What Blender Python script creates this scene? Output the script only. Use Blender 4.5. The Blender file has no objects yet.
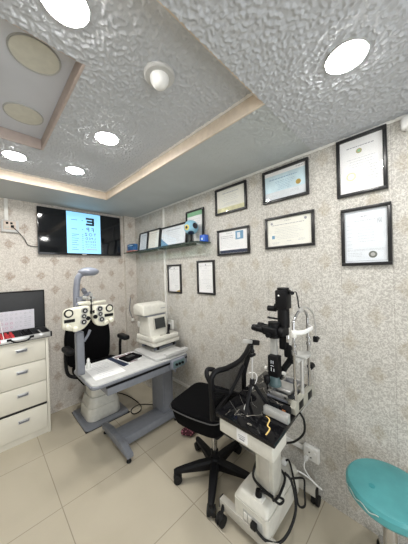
import bpy, bmesh, math, random
from mathutils import Vector, Matrix
random.seed(7)
PI = math.pi
scene = bpy.context.scene
COL = scene.collection

# ------------------------------------------------------------------ materials
def new_mat(name):
    m = bpy.data.materials.new(name); m.use_nodes = True
    nt = m.node_tree
    return m, nt, nt.nodes['Principled BSDF']

def plain(name, col, rough=0.5, metal=0.0, var=0.06, scale=30, bump=0.0, coat=0.0, bscale=None, spec=None):
    """procedural: base colour broken up by a faint noise"""
    m, nt, b = new_mat(name)
    tc = nt.nodes.new('ShaderNodeTexCoord')
    n = nt.nodes.new('ShaderNodeTexNoise'); n.inputs['Scale'].default_value = scale; n.inputs['Detail'].default_value = 3
    r = nt.nodes.new('ShaderNodeValToRGB')
    a = [max(0, c*(1-var)) for c in col]; z = [min(1, c*(1+var)) for c in col]
    r.color_ramp.elements[0].color = (*a, 1); r.color_ramp.elements[1].color = (*z, 1)
    r.color_ramp.elements[0].position = .3; r.color_ramp.elements[1].position = .7
    L = nt.links
    L.new(tc.outputs['Object'], n.inputs['Vector']); L.new(n.outputs['Fac'], r.inputs['Fac']); L.new(r.outputs['Color'], b.inputs['Base Color'])
    b.inputs['Roughness'].default_value = rough; b.inputs['Metallic'].default_value = metal
    b.inputs['Coat Weight'].default_value = coat; b.inputs['Coat Roughness'].default_value = .05
    if spec is not None: b.inputs['Specular IOR Level'].default_value = spec
    if bump:
        n2 = nt.nodes.new('ShaderNodeTexNoise'); n2.inputs['Scale'].default_value = bscale or 200
        bp = nt.nodes.new('ShaderNodeBump'); bp.inputs['Strength'].default_value = bump; bp.inputs['Distance'].default_value = .003
        L.new(tc.outputs['Object'], n2.inputs['Vector']); L.new(n2.outputs['Fac'], bp.inputs['Height']); L.new(bp.outputs['Normal'], b.inputs['Normal'])
    return m

def emit(name, col, s):
    m, nt, b = new_mat(name)
    b.inputs['Base Color'].default_value = (*col, 1)
    b.inputs['Emission Color'].default_value = (*col, 1); b.inputs['Emission Strength'].default_value = s
    return m

def glass(name, tint=(1, 1, 1), fac=.08):
    m, nt, b = new_mat(name)
    nt.nodes.remove(b)
    out = nt.nodes['Material Output']
    t = nt.nodes.new('ShaderNodeBsdfTransparent'); t.inputs['Color'].default_value = (*tint, 1)
    g = nt.nodes.new('ShaderNodeBsdfGlossy'); g.inputs['Roughness'].default_value = .03
    lw = nt.nodes.new('ShaderNodeLayerWeight'); pw = nt.nodes.new('ShaderNodeMath'); pw.operation = 'POWER'; pw.inputs[1].default_value = 4
    f = nt.nodes.new('ShaderNodeMath'); f.operation = 'MULTIPLY_ADD'; f.inputs[1].default_value = .3; f.inputs[2].default_value = .02
    nt.links.new(lw.outputs['Facing'], pw.inputs[0]); nt.links.new(pw.outputs[0], f.inputs[0])
    mx = nt.nodes.new('ShaderNodeMixShader')
    nt.links.new(f.outputs[0], mx.inputs[0]); nt.links.new(t.outputs[0], mx.inputs[1]); nt.links.new(g.outputs[0], mx.inputs[2])
    nt.links.new(mx.outputs[0], out.inputs[0])
    return m

def nd(nt, t, **kw):
    n = nt.nodes.new(t)
    for k, v in kw.items(): setattr(n, k, v)
    return n

def mth(nt, op, a, b=None, c=None):
    n = nt.nodes.new('ShaderNodeMath'); n.operation = op
    for i, v in enumerate((a, b, c)):
        if v is None: continue
        if isinstance(v, (int, float)): n.inputs[i].default_value = v
        else: nt.links.new(v, n.inputs[i])
    return n.outputs[0]

def mixc(nt, f, a, b):
    n = nt.nodes.new('ShaderNodeMix'); n.data_type = 'RGBA'
    for i, v in ((0, f), (6, a), (7, b)):
        if isinstance(v, (int, float)): n.inputs[i].default_value = v
        elif isinstance(v, tuple): n.inputs[i].default_value = (*v, 1)
        else: nt.links.new(v, n.inputs[i])
    return n.outputs[2]

def wallpaper(name, uax, base, light, dark, motif, mstr, u0, v0, seam0):
    m, nt, b = new_mat(name); L = nt.links
    g = nt.nodes.new('ShaderNodeNewGeometry'); s = nt.nodes.new('ShaderNodeSeparateXYZ'); L.new(g.outputs['Position'], s.inputs[0])
    u = s.outputs[uax]; v = s.outputs[2]
    # slow vertical streaks + curly line pattern
    n1 = nd(nt, 'ShaderNodeTexNoise'); n1.inputs['Scale'].default_value = 62; n1.inputs['Detail'].default_value = 1.0; n1.inputs['Distortion'].default_value = .6
    L.new(g.outputs['Position'], n1.inputs['Vector'])
    rid = mth(nt, 'ABSOLUTE', mth(nt, 'SUBTRACT', n1.outputs['Fac'], .5))
    curl = mth(nt, 'SUBTRACT', 1.0, mth(nt, 'MULTIPLY', rid, 10)); curl = mth(nt, 'MAXIMUM', curl, 0)
    n2 = nd(nt, 'ShaderNodeTexNoise'); n2.inputs['Scale'].default_value = 30; n2.inputs['Detail'].default_value = 4
    L.new(g.outputs['Position'], n2.inputs['Vector'])
    c = mixc(nt, n2.outputs['Fac'], dark, base)
    c = mixc(nt, mth(nt, 'MULTIPLY', curl, .8), c, light)
    # diamond medallions in a staggered lattice
    uu = mth(nt, 'DIVIDE', mth(nt, 'SUBTRACT', u, u0), .25); vv = mth(nt, 'DIVIDE', mth(nt, 'SUBTRACT', v, v0), .32)
    wob = mth(nt, 'MULTIPLY', mth(nt, 'SUBTRACT', n2.outputs['Fac'], .5), .22)
    def tri(x): return mth(nt, 'ABSOLUTE', mth(nt, 'SUBTRACT', mth(nt, 'FRACT', mth(nt, 'ADD', x, 100.5)), .5))
    d = mth(nt, 'MAXIMUM', tri(mth(nt, 'ADD', uu, vv)), tri(mth(nt, 'SUBTRACT', uu, vv)))
    d = mth(nt, 'ADD', d, wob)
    mr = nd(nt, 'ShaderNodeMapRange'); mr.inputs[1].default_value = .21; mr.inputs[2].default_value = .12; L.new(d, mr.inputs[0])
    msk = mth(nt, 'MULTIPLY', mth(nt, 'MULTIPLY', mr.outputs[0], mth(nt, 'ADD', .6, mth(nt, 'MULTIPLY', rid, 2.8))), mstr)
    msk = mth(nt, 'MINIMUM', msk, 1)
    c = mixc(nt, msk, c, motif)
    # panel seams every 24 cm
    sm = mth(nt, 'MULTIPLY', tri(mth(nt, 'DIVIDE', mth(nt, 'SUBTRACT', u, seam0), .24)), .24)
    line = mth(nt, 'LESS_THAN', sm, .0012)
    c = mixc(nt, mth(nt, 'MULTIPLY', line, .35), c, (.12, .10, .08))
    L.new(c, b.inputs['Base Color']); b.inputs['Roughness'].default_value = .5; b.inputs['Specular IOR Level'].default_value = .35
    bp = nd(nt, 'ShaderNodeBump'); bp.inputs['Strength'].default_value = .25; bp.inputs['Distance'].default_value = .002
    L.new(curl, bp.inputs['Height']); L.new(bp.outputs['Normal'], b.inputs['Normal'])
    return m

def floor_mat():
    m, nt, b = new_mat('polished_floor_tiles'); L = nt.links
    g = nt.nodes.new('ShaderNodeNewGeometry'); s = nt.nodes.new('ShaderNodeSeparateXYZ'); L.new(g.outputs['Position'], s.inputs[0])
    def tri(x, o): 
        y = mth(nt, 'DIVIDE', mth(nt, 'SUBTRACT', x, o), .6)
        return mth(nt, 'MULTIPLY', mth(nt, 'ABSOLUTE', mth(nt, 'SUBTRACT', mth(nt, 'FRACT', mth(nt, 'ADD', y, 100.5)), .5)), .6)
    d = mth(nt, 'MINIMUM', tri(s.outputs[0], .34), tri(s.outputs[1], 1.69))
    mr = nd(nt, 'ShaderNodeMapRange'); mr.inputs[1].default_value = .0028; mr.inputs[2].default_value = .0015; L.new(d, mr.inputs[0])
    n = nd(nt, 'ShaderNodeTexNoise'); n.inputs['Scale'].default_value = 2.2; n.inputs['Detail'].default_value = 6; n.inputs['Distortion'].default_value = .8
    L.new(g.outputs['Position'], n.inputs['Vector'])
    n3 = nd(nt, 'ShaderNodeTexNoise'); n3.inputs['Scale'].default_value = 160; L.new(g.outputs['Position'], n3.inputs['Vector'])
    c = mixc(nt, n.outputs['Fac'], (.47, .42, .325), (.59, .535, .425))
    c = mixc(nt, mth(nt, 'MULTIPLY', n3.outputs['Fac'], .18), c, (.42, .36, .27))
    c = mixc(nt, mth(nt, 'MULTIPLY', mr.outputs[0], .7), c, (.24, .20, .15))
    L.new(c, b.inputs['Base Color'])
    b.inputs['Roughness'].default_value = .22
    bp = nd(nt, 'ShaderNodeBump'); bp.inputs['Strength'].default_value = .4; bp.inputs['Distance'].default_value = .002; bp.invert = True
    L.new(mr.outputs[0], bp.inputs['Height']); L.new(bp.outputs['Normal'], b.inputs['Normal'])
    return m

def stucco():
    m, nt, b = new_mat('stucco_ceiling'); L = nt.links
    g = nt.nodes.new('ShaderNodeNewGeometry')
    n = nd(nt, 'ShaderNodeTexNoise'); n.inputs['Scale'].default_value = 260; n.inputs['Detail'].default_value = 2.0
    L.new(g.outputs['Position'], n.inputs['Vector'])
    bp = nd(nt, 'ShaderNodeBump'); bp.inputs['Strength'].default_value = .5; bp.inputs['Distance'].default_value = .002
    L.new(n.outputs['Fac'], bp.inputs['Height']); L.new(bp.outputs['Normal'], b.inputs['Normal'])
    b.inputs['Base Color'].default_value = (.53, .55, .58, 1); b.inputs['Roughness'].default_value = .6; b.inputs['Specular IOR Level'].default_value = .3
    return m

def marble():
    m, nt, b = new_mat('black_marbled_glass'); L = nt.links
    tc = nd(nt, 'ShaderNodeTexCoord')
    n = nd(nt, 'ShaderNodeTexNoise'); n.inputs['Scale'].default_value = 5.0; n.inputs['Detail'].default_value = 3; n.inputs['Distortion'].default_value = .7
    L.new(tc.outputs['Object'], n.inputs['Vector'])
    v = mth(nt, 'ABSOLUTE', mth(nt, 'SUBTRACT', n.outputs['Fac'], .5))
    mr = nd(nt, 'ShaderNodeMapRange'); mr.inputs[1].default_value = .006; mr.inputs[2].default_value = .001; L.new(v, mr.inputs[0])
    n2 = nd(nt, 'ShaderNodeTexNoise'); n2.inputs['Scale'].default_value = 5; L.new(tc.outputs['Object'], n2.inputs['Vector'])
    mk = mth(nt, 'GREATER_THAN', n2.outputs['Fac'], .5)
    c = mixc(nt, mth(nt, 'MULTIPLY', mth(nt, 'MULTIPLY', mr.outputs[0], mk), .7), (.006, .006, .007), (.62, .58, .5))
    L.new(c, b.inputs['Base Color']); b.inputs['Roughness'].default_value = .06; b.inputs['Specular IOR Level'].default_value = .3
    return m

def mesh_fabric():
    m, nt, b = new_mat('black_chair_mesh'); L = nt.links
    tc = nd(nt, 'ShaderNodeTexCoord'); w = nd(nt, 'ShaderNodeTexChecker'); w.inputs['Scale'].default_value = 260
    L.new(tc.outputs['Object'], w.inputs['Vector'])
    b.inputs['Base Color'].default_value = (.012, .012, .013, 1); b.inputs['Roughness'].default_value = .8; b.inputs['Specular IOR Level'].default_value = .1
    a = mth(nt, 'ADD', mth(nt, 'MULTIPLY', w.outputs['Fac'], .2), .74)
    L.new(a, b.inputs['Alpha'])
    return m

def screen_mat():
    m, nt, b = new_mat('dark_tv_screen')
    b.inputs['Base Color'].default_value = (.006, .007, .009, 1); b.inputs['Roughness'].default_value = .06
    return m

def floral():
    m, nt, b = new_mat('dark_floral_cloth'); L = nt.links
    tc = nd(nt, 'ShaderNodeTexCoord'); v = nd(nt, 'ShaderNodeTexVoronoi'); v.inputs['Scale'].default_value = 45; L.new(tc.outputs['Object'], v.inputs['Vector'])
    c = mixc(nt, mth(nt, 'LESS_THAN', v.outputs['Distance'], .3), (.05, .008, .015), (.45, .16, .2))
    L.new(c, b.inputs['Base Color']); b.inputs['Roughness'].default_value = .9
    return m

M = {}
M['cream'] = plain('cream_plastic', (.66, .645, .58), .38)
M['creamdark'] = plain('dark_cream_plastic', (.48, .46, .41), .45)  # darker cream for seams, beams and small fittings
M['offwhite'] = plain('offwhite_plastic', (.78, .77, .73), .35)
M['white'] = plain('white_plastic', (.84, .84, .82), .35)
M['phor'] = plain('ivory_enamel', (.76, .74, .62), .3)
M['grey'] = plain('blue_grey_enamel', (.195, .207, .235), .42)
M['greylight'] = plain('light_grey_laminate', (.54, .54, .53), .4)
M['greydark'] = plain('dark_grey_enamel', (.16, .17, .20), .4)
M['lampgrey'] = plain('pale_grey_plastic', (.22, .235, .28), .3)
M['black'] = plain('black_plastic', (.006, .006, .007), .48, spec=.2)
M['blackmatte'] = plain('black_fabric', (.0045, .0045, .005), .9, bump=.3, spec=.06)
M['blackgloss'] = plain('black_gloss', (.01, .01, .012), .15)
M['rubber'] = plain('black_rubber', (.010, .010, .010), .6, spec=.25)
M['charcoal'] = plain('charcoal_lining', (.024, .025, .028), .6)
M['chrome'] = plain('chrome_metal', (.55, .55, .56), .16, metal=1, var=.02)
M['alu'] = plain('brushed_aluminium', (.62, .62, .61), .35, metal=.7, var=.04)
M['steelgrey'] = plain('painted_steel', (.42, .42, .40), .4)
M['teal'] = plain('teal_vinyl', (.075, .31, .325), .34, var=.08, scale=14, bump=.15, bscale=60)
M['tealdark'] = plain('teal_vinyl_patch', (.03, .25, .27), .45)
M['tealgrey'] = plain('teal_grey_metal', (.12, .19, .20), .35)
M['cab'] = plain('cream_laminate', (.72, .69, .60), .4, var=.05, scale=5)
M['cabdark'] = plain('cabinet_gap_shade', (.05, .045, .04), .7)
M['frame'] = plain('black_picture_frame', (.012, .012, .013), .3)
M['paper'] = plain('white_paper', (.84, .84, .84), .6, var=.02)
M['papercream'] = plain('cream_paper', (.80, .79, .72), .6, var=.02)
M['paperblue'] = plain('blue_tinted_paper', (.62, .78, .85), .6, var=.18, scale=7)
M['papergrey'] = plain('grey_white_paper', (.72, .76, .80), .6, var=.04)
M['ink'] = plain('printed_ink', (.30, .31, .34), .7)
M['inksoft'] = plain('faded_ink', (.45, .47, .50), .7)
M['inkblue'] = plain('blue_ink', (.16, .32, .48), .7)
M['gold'] = plain('gold_foil', (.55, .38, .10), .35, metal=.6)
M['green'] = plain('green_print', (.25, .50, .30), .6)
M['red'] = plain('red_plastic', (.75, .05, .06), .35)
M['blue'] = plain('blue_card', (.03, .12, .55), .4)
M['navy'] = plain('navy_print', (.01, .022, .06), .5)
M['balls'] = plain('light_blue_ball', (.25, .48, .60), .4)
M['yellow'] = plain('yellow_patch', (.70, .55, .12), .5)
M['glass'] = glass('clear_glass')
M['shelfglass'] = glass('shelf_glass', (.72, .82, .78))
M['shelfedge'] = plain('dark_glass_edge', (.03, .05, .045), .15)
M['chart'] = emit('lit_eye_chart', (.24, .54, .76), .9)
M['lampon'] = emit('lit_lamp_diffuser', (1, .985, .95), 130)
M['lampoff'] = plain('unlit_lamp_diffuser', (.62, .61, .53), .45)
M['screen'] = screen_mat()
M['smallscreen'] = plain('small_dark_display', (.03, .035, .035), .2)
M['trimcream'] = plain('cream_moulding', (.66, .56, .45), .45)
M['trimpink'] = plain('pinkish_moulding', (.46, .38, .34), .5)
M['smoothceil'] = plain('smooth_grey_ceiling', (.50, .53, .535), .6, scale=3)
M['recesspaint'] = plain('recess_paint', (.60, .62, .67), .6, scale=3)
M['paint'] = plain('plain_wall_paint', (.70, .68, .64), .7)
M['marble'] = marble(); M['meshfab'] = mesh_fabric(); M['floral'] = floral()
M['stucco'] = stucco(); M['floor'] = floor_mat()
M['wallB'] = wallpaper('beige_medallion_wallpaper', 0, (.60, .555, .50), (.74, .70, .64), (.44, .40, .355), (.34, .26, .20), .75, .206, 1.818, .09)
M['wallR'] = wallpaper('cream_swirl_wallpaper', 1, (.50, .48, .44), (.74, .72, .67), (.40, .38, .345), (.40, .35, .27), .55, .329, 1.381, .126)
M['socketpink'] = plain('beige_socket_plastic', (.60, .50, .42), .45)
M['pupil'] = plain('dark_patch', (.02, .02, .03), .3)
M['bottleglass'] = plain('translucent_plastic', (.75, .76, .72), .3)

# ------------------------------------------------------------------ geometry helper
class G:
    def __init__(self): self.bm = bmesh.new()
    def _x(self, geom_verts, mat): bmesh.ops.transform(self.bm, matrix=mat, verts=geom_verts)
    def box(self, a, b, bev=0, rz=0, mat=None, seg=2):
        """box between corners a and b, optionally turned about its own centre"""
        c = [(a[i]+b[i])/2 for i in range(3)]; s = [abs(b[i]-a[i]) for i in range(3)]
        r = bmesh.ops.create_cube(self.bm, size=1)
        vs = r['verts']
        bmesh.ops.scale(self.bm, vec=s, verts=vs)
        if bev:
            es = list({e for v in vs for e in v.link_edges})
            rr = bmesh.ops.bevel(self.bm, geom=es, offset=min(bev, min(s)*.49), segments=seg, affect='EDGES', profile=.5)
            vs = list({v for f in rr['faces'] for v in f.verts} | {v for v in vs if v.is_valid})
        mt = Matrix.Translation(c) @ Matrix.Rotation(rz, 4, 'Z')
        if mat is not None: mt = Matrix.Translation(c) @ mat.to_4x4()
        self._x(vs, mt); return self
    def cyl(self, p0, p1, r, r2=None, seg=20, caps=True):
        p0, p1 = Vector(p0), Vector(p1); d = p1-p0
        r_ = bmesh.ops.create_cone(self.bm, cap_ends=caps, segments=seg, radius1=r, radius2=r if r2 is None else r2, depth=d.length)
        q = d.to_track_quat('Z', 'Y')
        self._x(r_['verts'], Matrix.Translation((p0+p1)/2) @ q.to_matrix().to_4x4()); return self
    def tube(self, pts, r, seg=8, sub=0, closed=False):
        pts = [Vector(p) for p in pts]
        if sub:
            out = []; n = len(pts)
            for i in range(n-1):
                p0 = pts[max(i-1, 0)]; p1 = pts[i]; p2 = pts[i+1]; p3 = pts[min(i+2, n-1)]
                for k in range(sub):
                    t = k/sub
                    out.append(.5*((2*p1)+(-p0+p2)*t+(2*p0-5*p1+4*p2-p3)*t*t+(-p0+3*p1-3*p2+p3)*t**3))
            out.append(pts[-1]); pts = out
        rad = r if isinstance(r, (list, tuple)) else None
        rings = []; n = len(pts); up = None
        for i, p in enumerate(pts):
            if closed: t = pts[(i+1) % n]-pts[i-1]
            else: t = pts[min(i+1, n-1)]-pts[max(i-1, 0)]
            t.normalize()
            if up is None:
                up = Vector((0, 0, 1)) if abs(t.z) < .9 else Vector((1, 0, 0))
            s = t.cross(up).normalized(); up = s.cross(t).normalized()
            rr = r if rad is None else rad[0]+(rad[1]-rad[0])*i/(n-1)
            rings.append([self.bm.verts.new(p+(s*math.cos(2*PI*k/seg)+up*math.sin(2*PI*k/seg))*rr) for k in range(seg)])
        m = n if closed else n-1
        for i in range(m):
            a, b = rings[i], rings[(i+1) % n]
            for k in range(seg): self.bm.faces.new((a[k], a[(k+1) % seg], b[(k+1) % seg], b[k]))
        if not closed:
            self.bm.faces.new(list(reversed(rings[0]))); self.bm.faces.new(rings[-1])
        return self
    def lathe(self, prof, c=(0, 0, 0), seg=32, mat=None):
        rings = []; new = []
        for r, z in prof:
            if r < 1e-6: v = self.bm.verts.new((0, 0, z)); rings.append([v]); new.append(v)
            else:
                ring = [self.bm.verts.new((r*math.cos(2*PI*k/seg), r*math.sin(2*PI*k/seg), z)) for k in range(seg)]
                rings.append(ring); new += ring
        for a, b in zip(rings, rings[1:]):
            for k in range(seg):
                k2 = (k+1) % seg
                if len(a) == 1 and len(b) == 1: continue
                if len(a) == 1: self.bm.faces.new((a[0], b[k2], b[k]))
                elif len(b) == 1: self.bm.faces.new((a[k], a[k2], b[0]))
                else: self.bm.faces.new((a[k], a[k2], b[k2], b[k]))
        self._x(new, Matrix.Translation(c) @ (mat.to_4x4() if mat is not None else Matrix.Identity(4))); return self
    def prism(self, poly, lo, hi, axis='z', bev=0, seg=2, shrink=None):
        """polygon extruded along an axis; poly holds the two other coordinates"""
        def P(p, h): return {'z': (p[0], p[1], h), 'y': (p[0], h, p[1]), 'x': (h, p[0], p[1])}[axis]
        top = poly if shrink is None else shrink
        a = [self.bm.verts.new(P(p, lo)) for p in poly]; b = [self.bm.verts.new(P(p, hi)) for p in top]
        n = len(poly)
        fs = [self.bm.faces.new(a), self.bm.faces.new(b)]
        for i in range(n): fs.append(self.bm.faces.new((a[i], a[(i+1) % n], b[(i+1) % n], b[i])))
        bmesh.ops.recalc_face_normals(self.bm, faces=fs)
        if bev:
            es = list({e for f in fs[:2] for e in f.edges})
            bmesh.ops.bevel(self.bm, geom=es, offset=bev, segments=seg, affect='EDGES', profile=.5)
        return self
    def sphere(self, c, r, sc=(1, 1, 1), u=24, v=14):
        q = bmesh.ops.create_uvsphere(self.bm, u_segments=u, v_segments=v, radius=r)
        self._x(q['verts'], Matrix.Translation(c) @ Matrix.Diagonal((*sc, 1))); return self
    def quad(self, *ps):
        self.bm.faces.new([self.bm.verts.new(p) for p in ps]); return self
    def build(self, name, mat, parent=None, label=None, local=False, smooth=True):
        me = bpy.data.meshes.new(name)
        bmesh.ops.recalc_face_normals(self.bm, faces=self.bm.faces[:])
        if parent is not None and not local:
            bmesh.ops.transform(self.bm, matrix=wmat(parent).inverted(), verts=self.bm.verts[:])
        self.bm.to_mesh(me); self.bm.free()
        if smooth:
            me.polygons.foreach_set('use_smooth', [True]*len(me.polygons))
            me.set_sharp_from_angle(angle=math.radians(32))
        me.materials.append(mat)
        o = bpy.data.objects.new(name, me); COL.objects.link(o)
        if parent is not None: o.parent = parent
        if label: o['label'] = label
        return o

def wmat(o):
    m = Matrix.LocRotScale(o.location, o.rotation_euler, o.scale)
    return wmat(o.parent) @ m if o.parent else m

def rrect(x0, y0, x1, y1, r, n=5):
    out = []
    for cx, cy, a0 in ((x1-r, y1-r, 0), (x0+r, y1-r, 90), (x0+r, y0+r, 180), (x1-r, y0+r, 270)):
        for k in range(n+1):
            a = math.radians(a0+90*k/n); out.append((cx+r*math.cos(a), cy+r*math.sin(a)))
    return out

def roundpoly(poly, r, n=4):
    """round the corners of any convex polygon"""
    out = []; N = len(poly)
    for i in range(N):
        p = Vector(poly[i]); a = Vector(poly[i-1]); b = Vector(poly[(i+1) % N])
        da = (a-p); db = (b-p); ra = min(r, da.length*.45); rb = min(r, db.length*.45)
        s = p+da.normalized()*ra; e = p+db.normalized()*rb
        for k in range(n+1):
            t = k/n; q = s*(1-t)**2+p*2*t*(1-t)+e*t*t; out.append((q.x, q.y))
    return out

def tag(o, label, cat, group=None):
    o['label'] = label; o['category'] = cat
    if group: o['group'] = group
    return o
def thing(name, label, cat, loc=(0, 0, 0), rz=0, group=None):
    o = bpy.data.objects.new(name, None); COL.objects.link(o); o.empty_display_size = .05
    o.location = loc; o.rotation_euler = (0, 0, rz)
    return tag(o, label, cat, group)
def struct(o): o['kind'] = 'structure'; return o
def dup(root, loc, label=None, rz=None):
    r = root.copy(); COL.objects.link(r); r.location = loc
    if rz is not None: r.rotation_euler = (0, 0, rz)
    if label: r['label'] = label
    for ch in list(root.children):
        c = ch.copy(); COL.objects.link(c); c.parent = r
        for g in list(ch.children):
            d = g.copy(); COL.objects.link(d); d.parent = c
    return r

def text_mesh(s, size, mat4, g):
    """letters as flat mesh laid out by the built-in font"""
    cu = bpy.data.curves.new('t', 'FONT'); cu.body = s; cu.size = size; cu.align_x = 'CENTER'; cu.align_y = 'CENTER'
    o = bpy.data.objects.new('t', cu); COL.objects.link(o)
    dg = bpy.context.evaluated_depsgraph_get(); me = o.evaluated_get(dg).to_mesh()
    me2 = me.copy(); o.evaluated_get(dg).to_mesh_clear()
    me2.transform(mat4); g.bm.from_mesh(me2)
    bpy.data.meshes.remove(me2); bpy.data.objects.remove(o); bpy.data.curves.remove(cu)

# ------------------------------------------------------------------ the room
t_ = .012
XR, YB, ZS = 1.53, 2.90, 2.26      # right wall, back wall, soffit height
XL, YF = -1.6, -1.5
ZT = 2.332                         # tray ceiling
TX0, TX1, TY0, TY1 = -1.0, .947, .515, 2.336
RX0, RX1, RY0, RY1 = -.75, .317, .95, 1.80
ZR = 2.396
struct(G().box((XL, YF, -.05), (XR, YB, 0)).build('floor', M['floor']))
struct(G().box((XL-.1, YB, 0), (XR+.1, YB+.1, 2.45)).build('wall_back', M['wallB']))
struct(G().box((XR, YF, 0), (XR+.1, YB, 2.45)).build('wall_right', M['wallR']))
struct(G().box((XL-.1, YF, 0), (XL, YB, 2.45)).build('wall_left', M['paint']))
g = G()
g.box((XL, YF-.1, 0), (-.9, YF, 2.45)); g.box((.7, YF-.1, 0), (XR, YF, 2.45)); g.box((-.9, YF-.1, 2.1), (.7, YF, 2.45)); g.box((-.9, YF-.1, 0), (.7, YF, .3))
struct(g.build('wall_front', M['paint']))
g = G(); g.box((-.9, YF-.07, .3), (.7, YF-.06, 2.1)); struct(g.build('added_window_1', M['glass']))  # unseen rear opening and pane, added as a way in for daylight
g = G()
g.box((XL, TY1, ZS), (XR, YB, ZS+.02)); g.box((TX1, TY0, ZS), (XR, TY1, ZS+.02)); g.box((XL, TY0, ZS), (TX0, TY1, ZS+.02))
struct(g.build('ceiling', M['smoothceil']))
g = G(); g.box((XL, YF, ZS-.004), (XR, TY0, ZS+.02)); struct(g.build('ceiling', M['stucco']))
g = G()
g.box((TX0, TY0, ZT), (TX1, RY0, ZT+.02)); g.box((TX0, RY1, ZT), (TX1, TY1, ZT+.02)); g.box((RX1, RY0, ZT), (TX1, RY1, ZT+.02)); g.box((TX0, RY0, ZT), (RX0, RY1, ZT+.02))
struct(g.build('ceiling', M['stucco']))
from mathutils import noise as mnoise
def relief(x0, y0, x1, y1, z, step, hole=None, fade=None, mat='stucco'):
    """rough plaster skin hanging a few millimetres below the slab"""
    nx, ny = int((x1-x0)/step), int((y1-y0)/step)
    vs, fs = [], []
    for j in range(ny+1):
        for i in range(nx+1):
            x = x0+(x1-x0)*i/nx; y = y0+(y1-y0)*j/ny
            a = mnoise.noise((x*92, y*92, z)); b_ = mnoise.noise((x*150, y*150, 3.1+z))
            h = min(1, max(0, (a+.10)*2.0))*.0050+max(0, b_)*.0020
            if fade: h *= max(0, min(1, (fade[1]-y)/(fade[1]-fade[0])))
            vs.append((x, y, z-.0008-h))
    for j in range(ny):
        for i in range(nx):
            cx, cy = x0+(x1-x0)*(i+.5)/nx, y0+(y1-y0)*(j+.5)/ny
            if hole and hole[0] < cx < hole[2] and hole[1] < cy < hole[3]: continue
            k = j*(nx+1)+i
            fs.append((k, k+nx+1, k+nx+2, k+1))
    me = bpy.data.meshes.new('ceiling'); me.from_pydata(vs, [], fs); me.polygons.foreach_set('use_smooth', [True]*len(fs)); me.materials.append(M[mat])
    o = bpy.data.objects.new('ceiling', me); COL.objects.link(o); return struct(o)
relief(-.12, TY0, TX1-.03, TY1-.045, ZT, .0040, (RX0, RY0, RX1, RY1))
relief(TX1, TY0, XR, 1.6, ZS, .0048, None, (TY0-.1, 1.5), 'smoothceil')
relief(0, -.15, XR, TY0, ZS-.004, .0038)
struct(G().box((RX0, RY0, ZR), (RX1, RY1, ZR+.02)).build('ceiling', M['recesspaint']))
# moulding faces of the tray and of the small recess
t = .012
g = G(); g.box((TX0, TY1-t, ZS-.003), (TX1, TY1, ZT-.004), .002); g.box((TX1-t, TY0, ZS-.003), (TX1, TY1-t, ZT-.004), .002)
g.box((TX0, TY0, ZS+.002), (TX1-t, TY0+t, ZT-.004), .002); g.box((TX0, TY0+t, ZS-.003), (TX0+t, TY1-t, ZT-.004), .002)
struct(g.build('trim_1', M['trimcream']))
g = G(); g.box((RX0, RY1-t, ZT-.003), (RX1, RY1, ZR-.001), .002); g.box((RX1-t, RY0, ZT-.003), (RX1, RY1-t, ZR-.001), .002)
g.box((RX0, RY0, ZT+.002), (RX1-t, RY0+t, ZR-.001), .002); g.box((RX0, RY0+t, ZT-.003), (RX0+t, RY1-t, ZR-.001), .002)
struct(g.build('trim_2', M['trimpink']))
g = G(); g.box((TX0, TY1-.045, ZT-.004), (TX1-t, TY1-t, ZT+.001)); g.box((TX1-.03, TY0, ZT-.004), (TX1-t, TY1-.045, ZT+.001))
struct(g.build('trim_5', M['white']))
# wallpapered pilaster in the corner, thin white cornice strip along the right wall
struct(G().box((1.375, 2.85, 0), (XR, YB, ZS)).build('trim_3', M['wallB']))
struct(G().box((XR-.006, YF, ZS-.022), (XR, 2.85, ZS-.004), .002).build('trim_4', M['offwhite']))

# ------------------------------------------------------------------ ceiling lamps
lamp = None
LAMPS = [((.203, .768, ZT), 'large lit round ceiling light at the top edge of the photo, nearest the unlit pair'),
         ((.945, .195, ZS-.004), 'lit round ceiling light on the low stucco ceiling nearest the right wall'),
         ((.568, 1.375, ZT), 'lit round ceiling light in the middle of the stucco tray, beside the recess'),
         ((.553, 1.973, ZT), 'lit round ceiling light near the far tray corner in front of the television'),
         ((.186, 1.995, ZT), 'lit round ceiling light behind the far edge of the recess, left end of tray')]
def make_lamp(label, lit):
    root = thing('ceiling_light', label, 'ceiling light', (0, 0, 0), 0, 'lit round ceiling lights' if lit else 'unlit round ceiling lights')
    g = G(); g.lathe([(.059, -.004), (.066, -.010), (.069, 0), (.059, .0)], seg=40); g.build('rim', M['steelgrey'], root, local=True)
    g = G(); g.lathe([(0, -.020), (.028, -.019), (.046, -.016), (.056, -.010), (.059, -.005), (.059, 0), (0, 0)], seg=40)
    g.build('diffuser', M['lampon'] if lit else M['lampoff'], root, local=True)
    return root
first = make_lamp(LAMPS[0][1], True); first.location = LAMPS[0][0]
for p, l in LAMPS[1:]: dup(first, p, l)
un = None
UN = [((.180, 1.118, ZR), 'larger looking unlit round ceiling light in the recess, nearer the camera'),
      ((.193, 1.570, ZR), 'smaller looking unlit round ceiling light in the recess, nearer the television')]
g0 = thing('ceiling_light', UN[0][1], 'ceiling light', UN[0][0], 0, 'unlit round ceiling lights')
g = G(); g.lathe([(.082, -.002), (.088, -.006), (.090, 0), (.082, 0)], seg=40); g.build('rim', M['steelgrey'], g0, local=True)
g = G(); g.lathe([(0, -.005), (.083, -.004), (.083, 0), (0, 0)], seg=40); g.build('diffuser', M['lampoff'], g0, local=True)
dup(g0, UN[1][0], UN[1][1])
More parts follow.
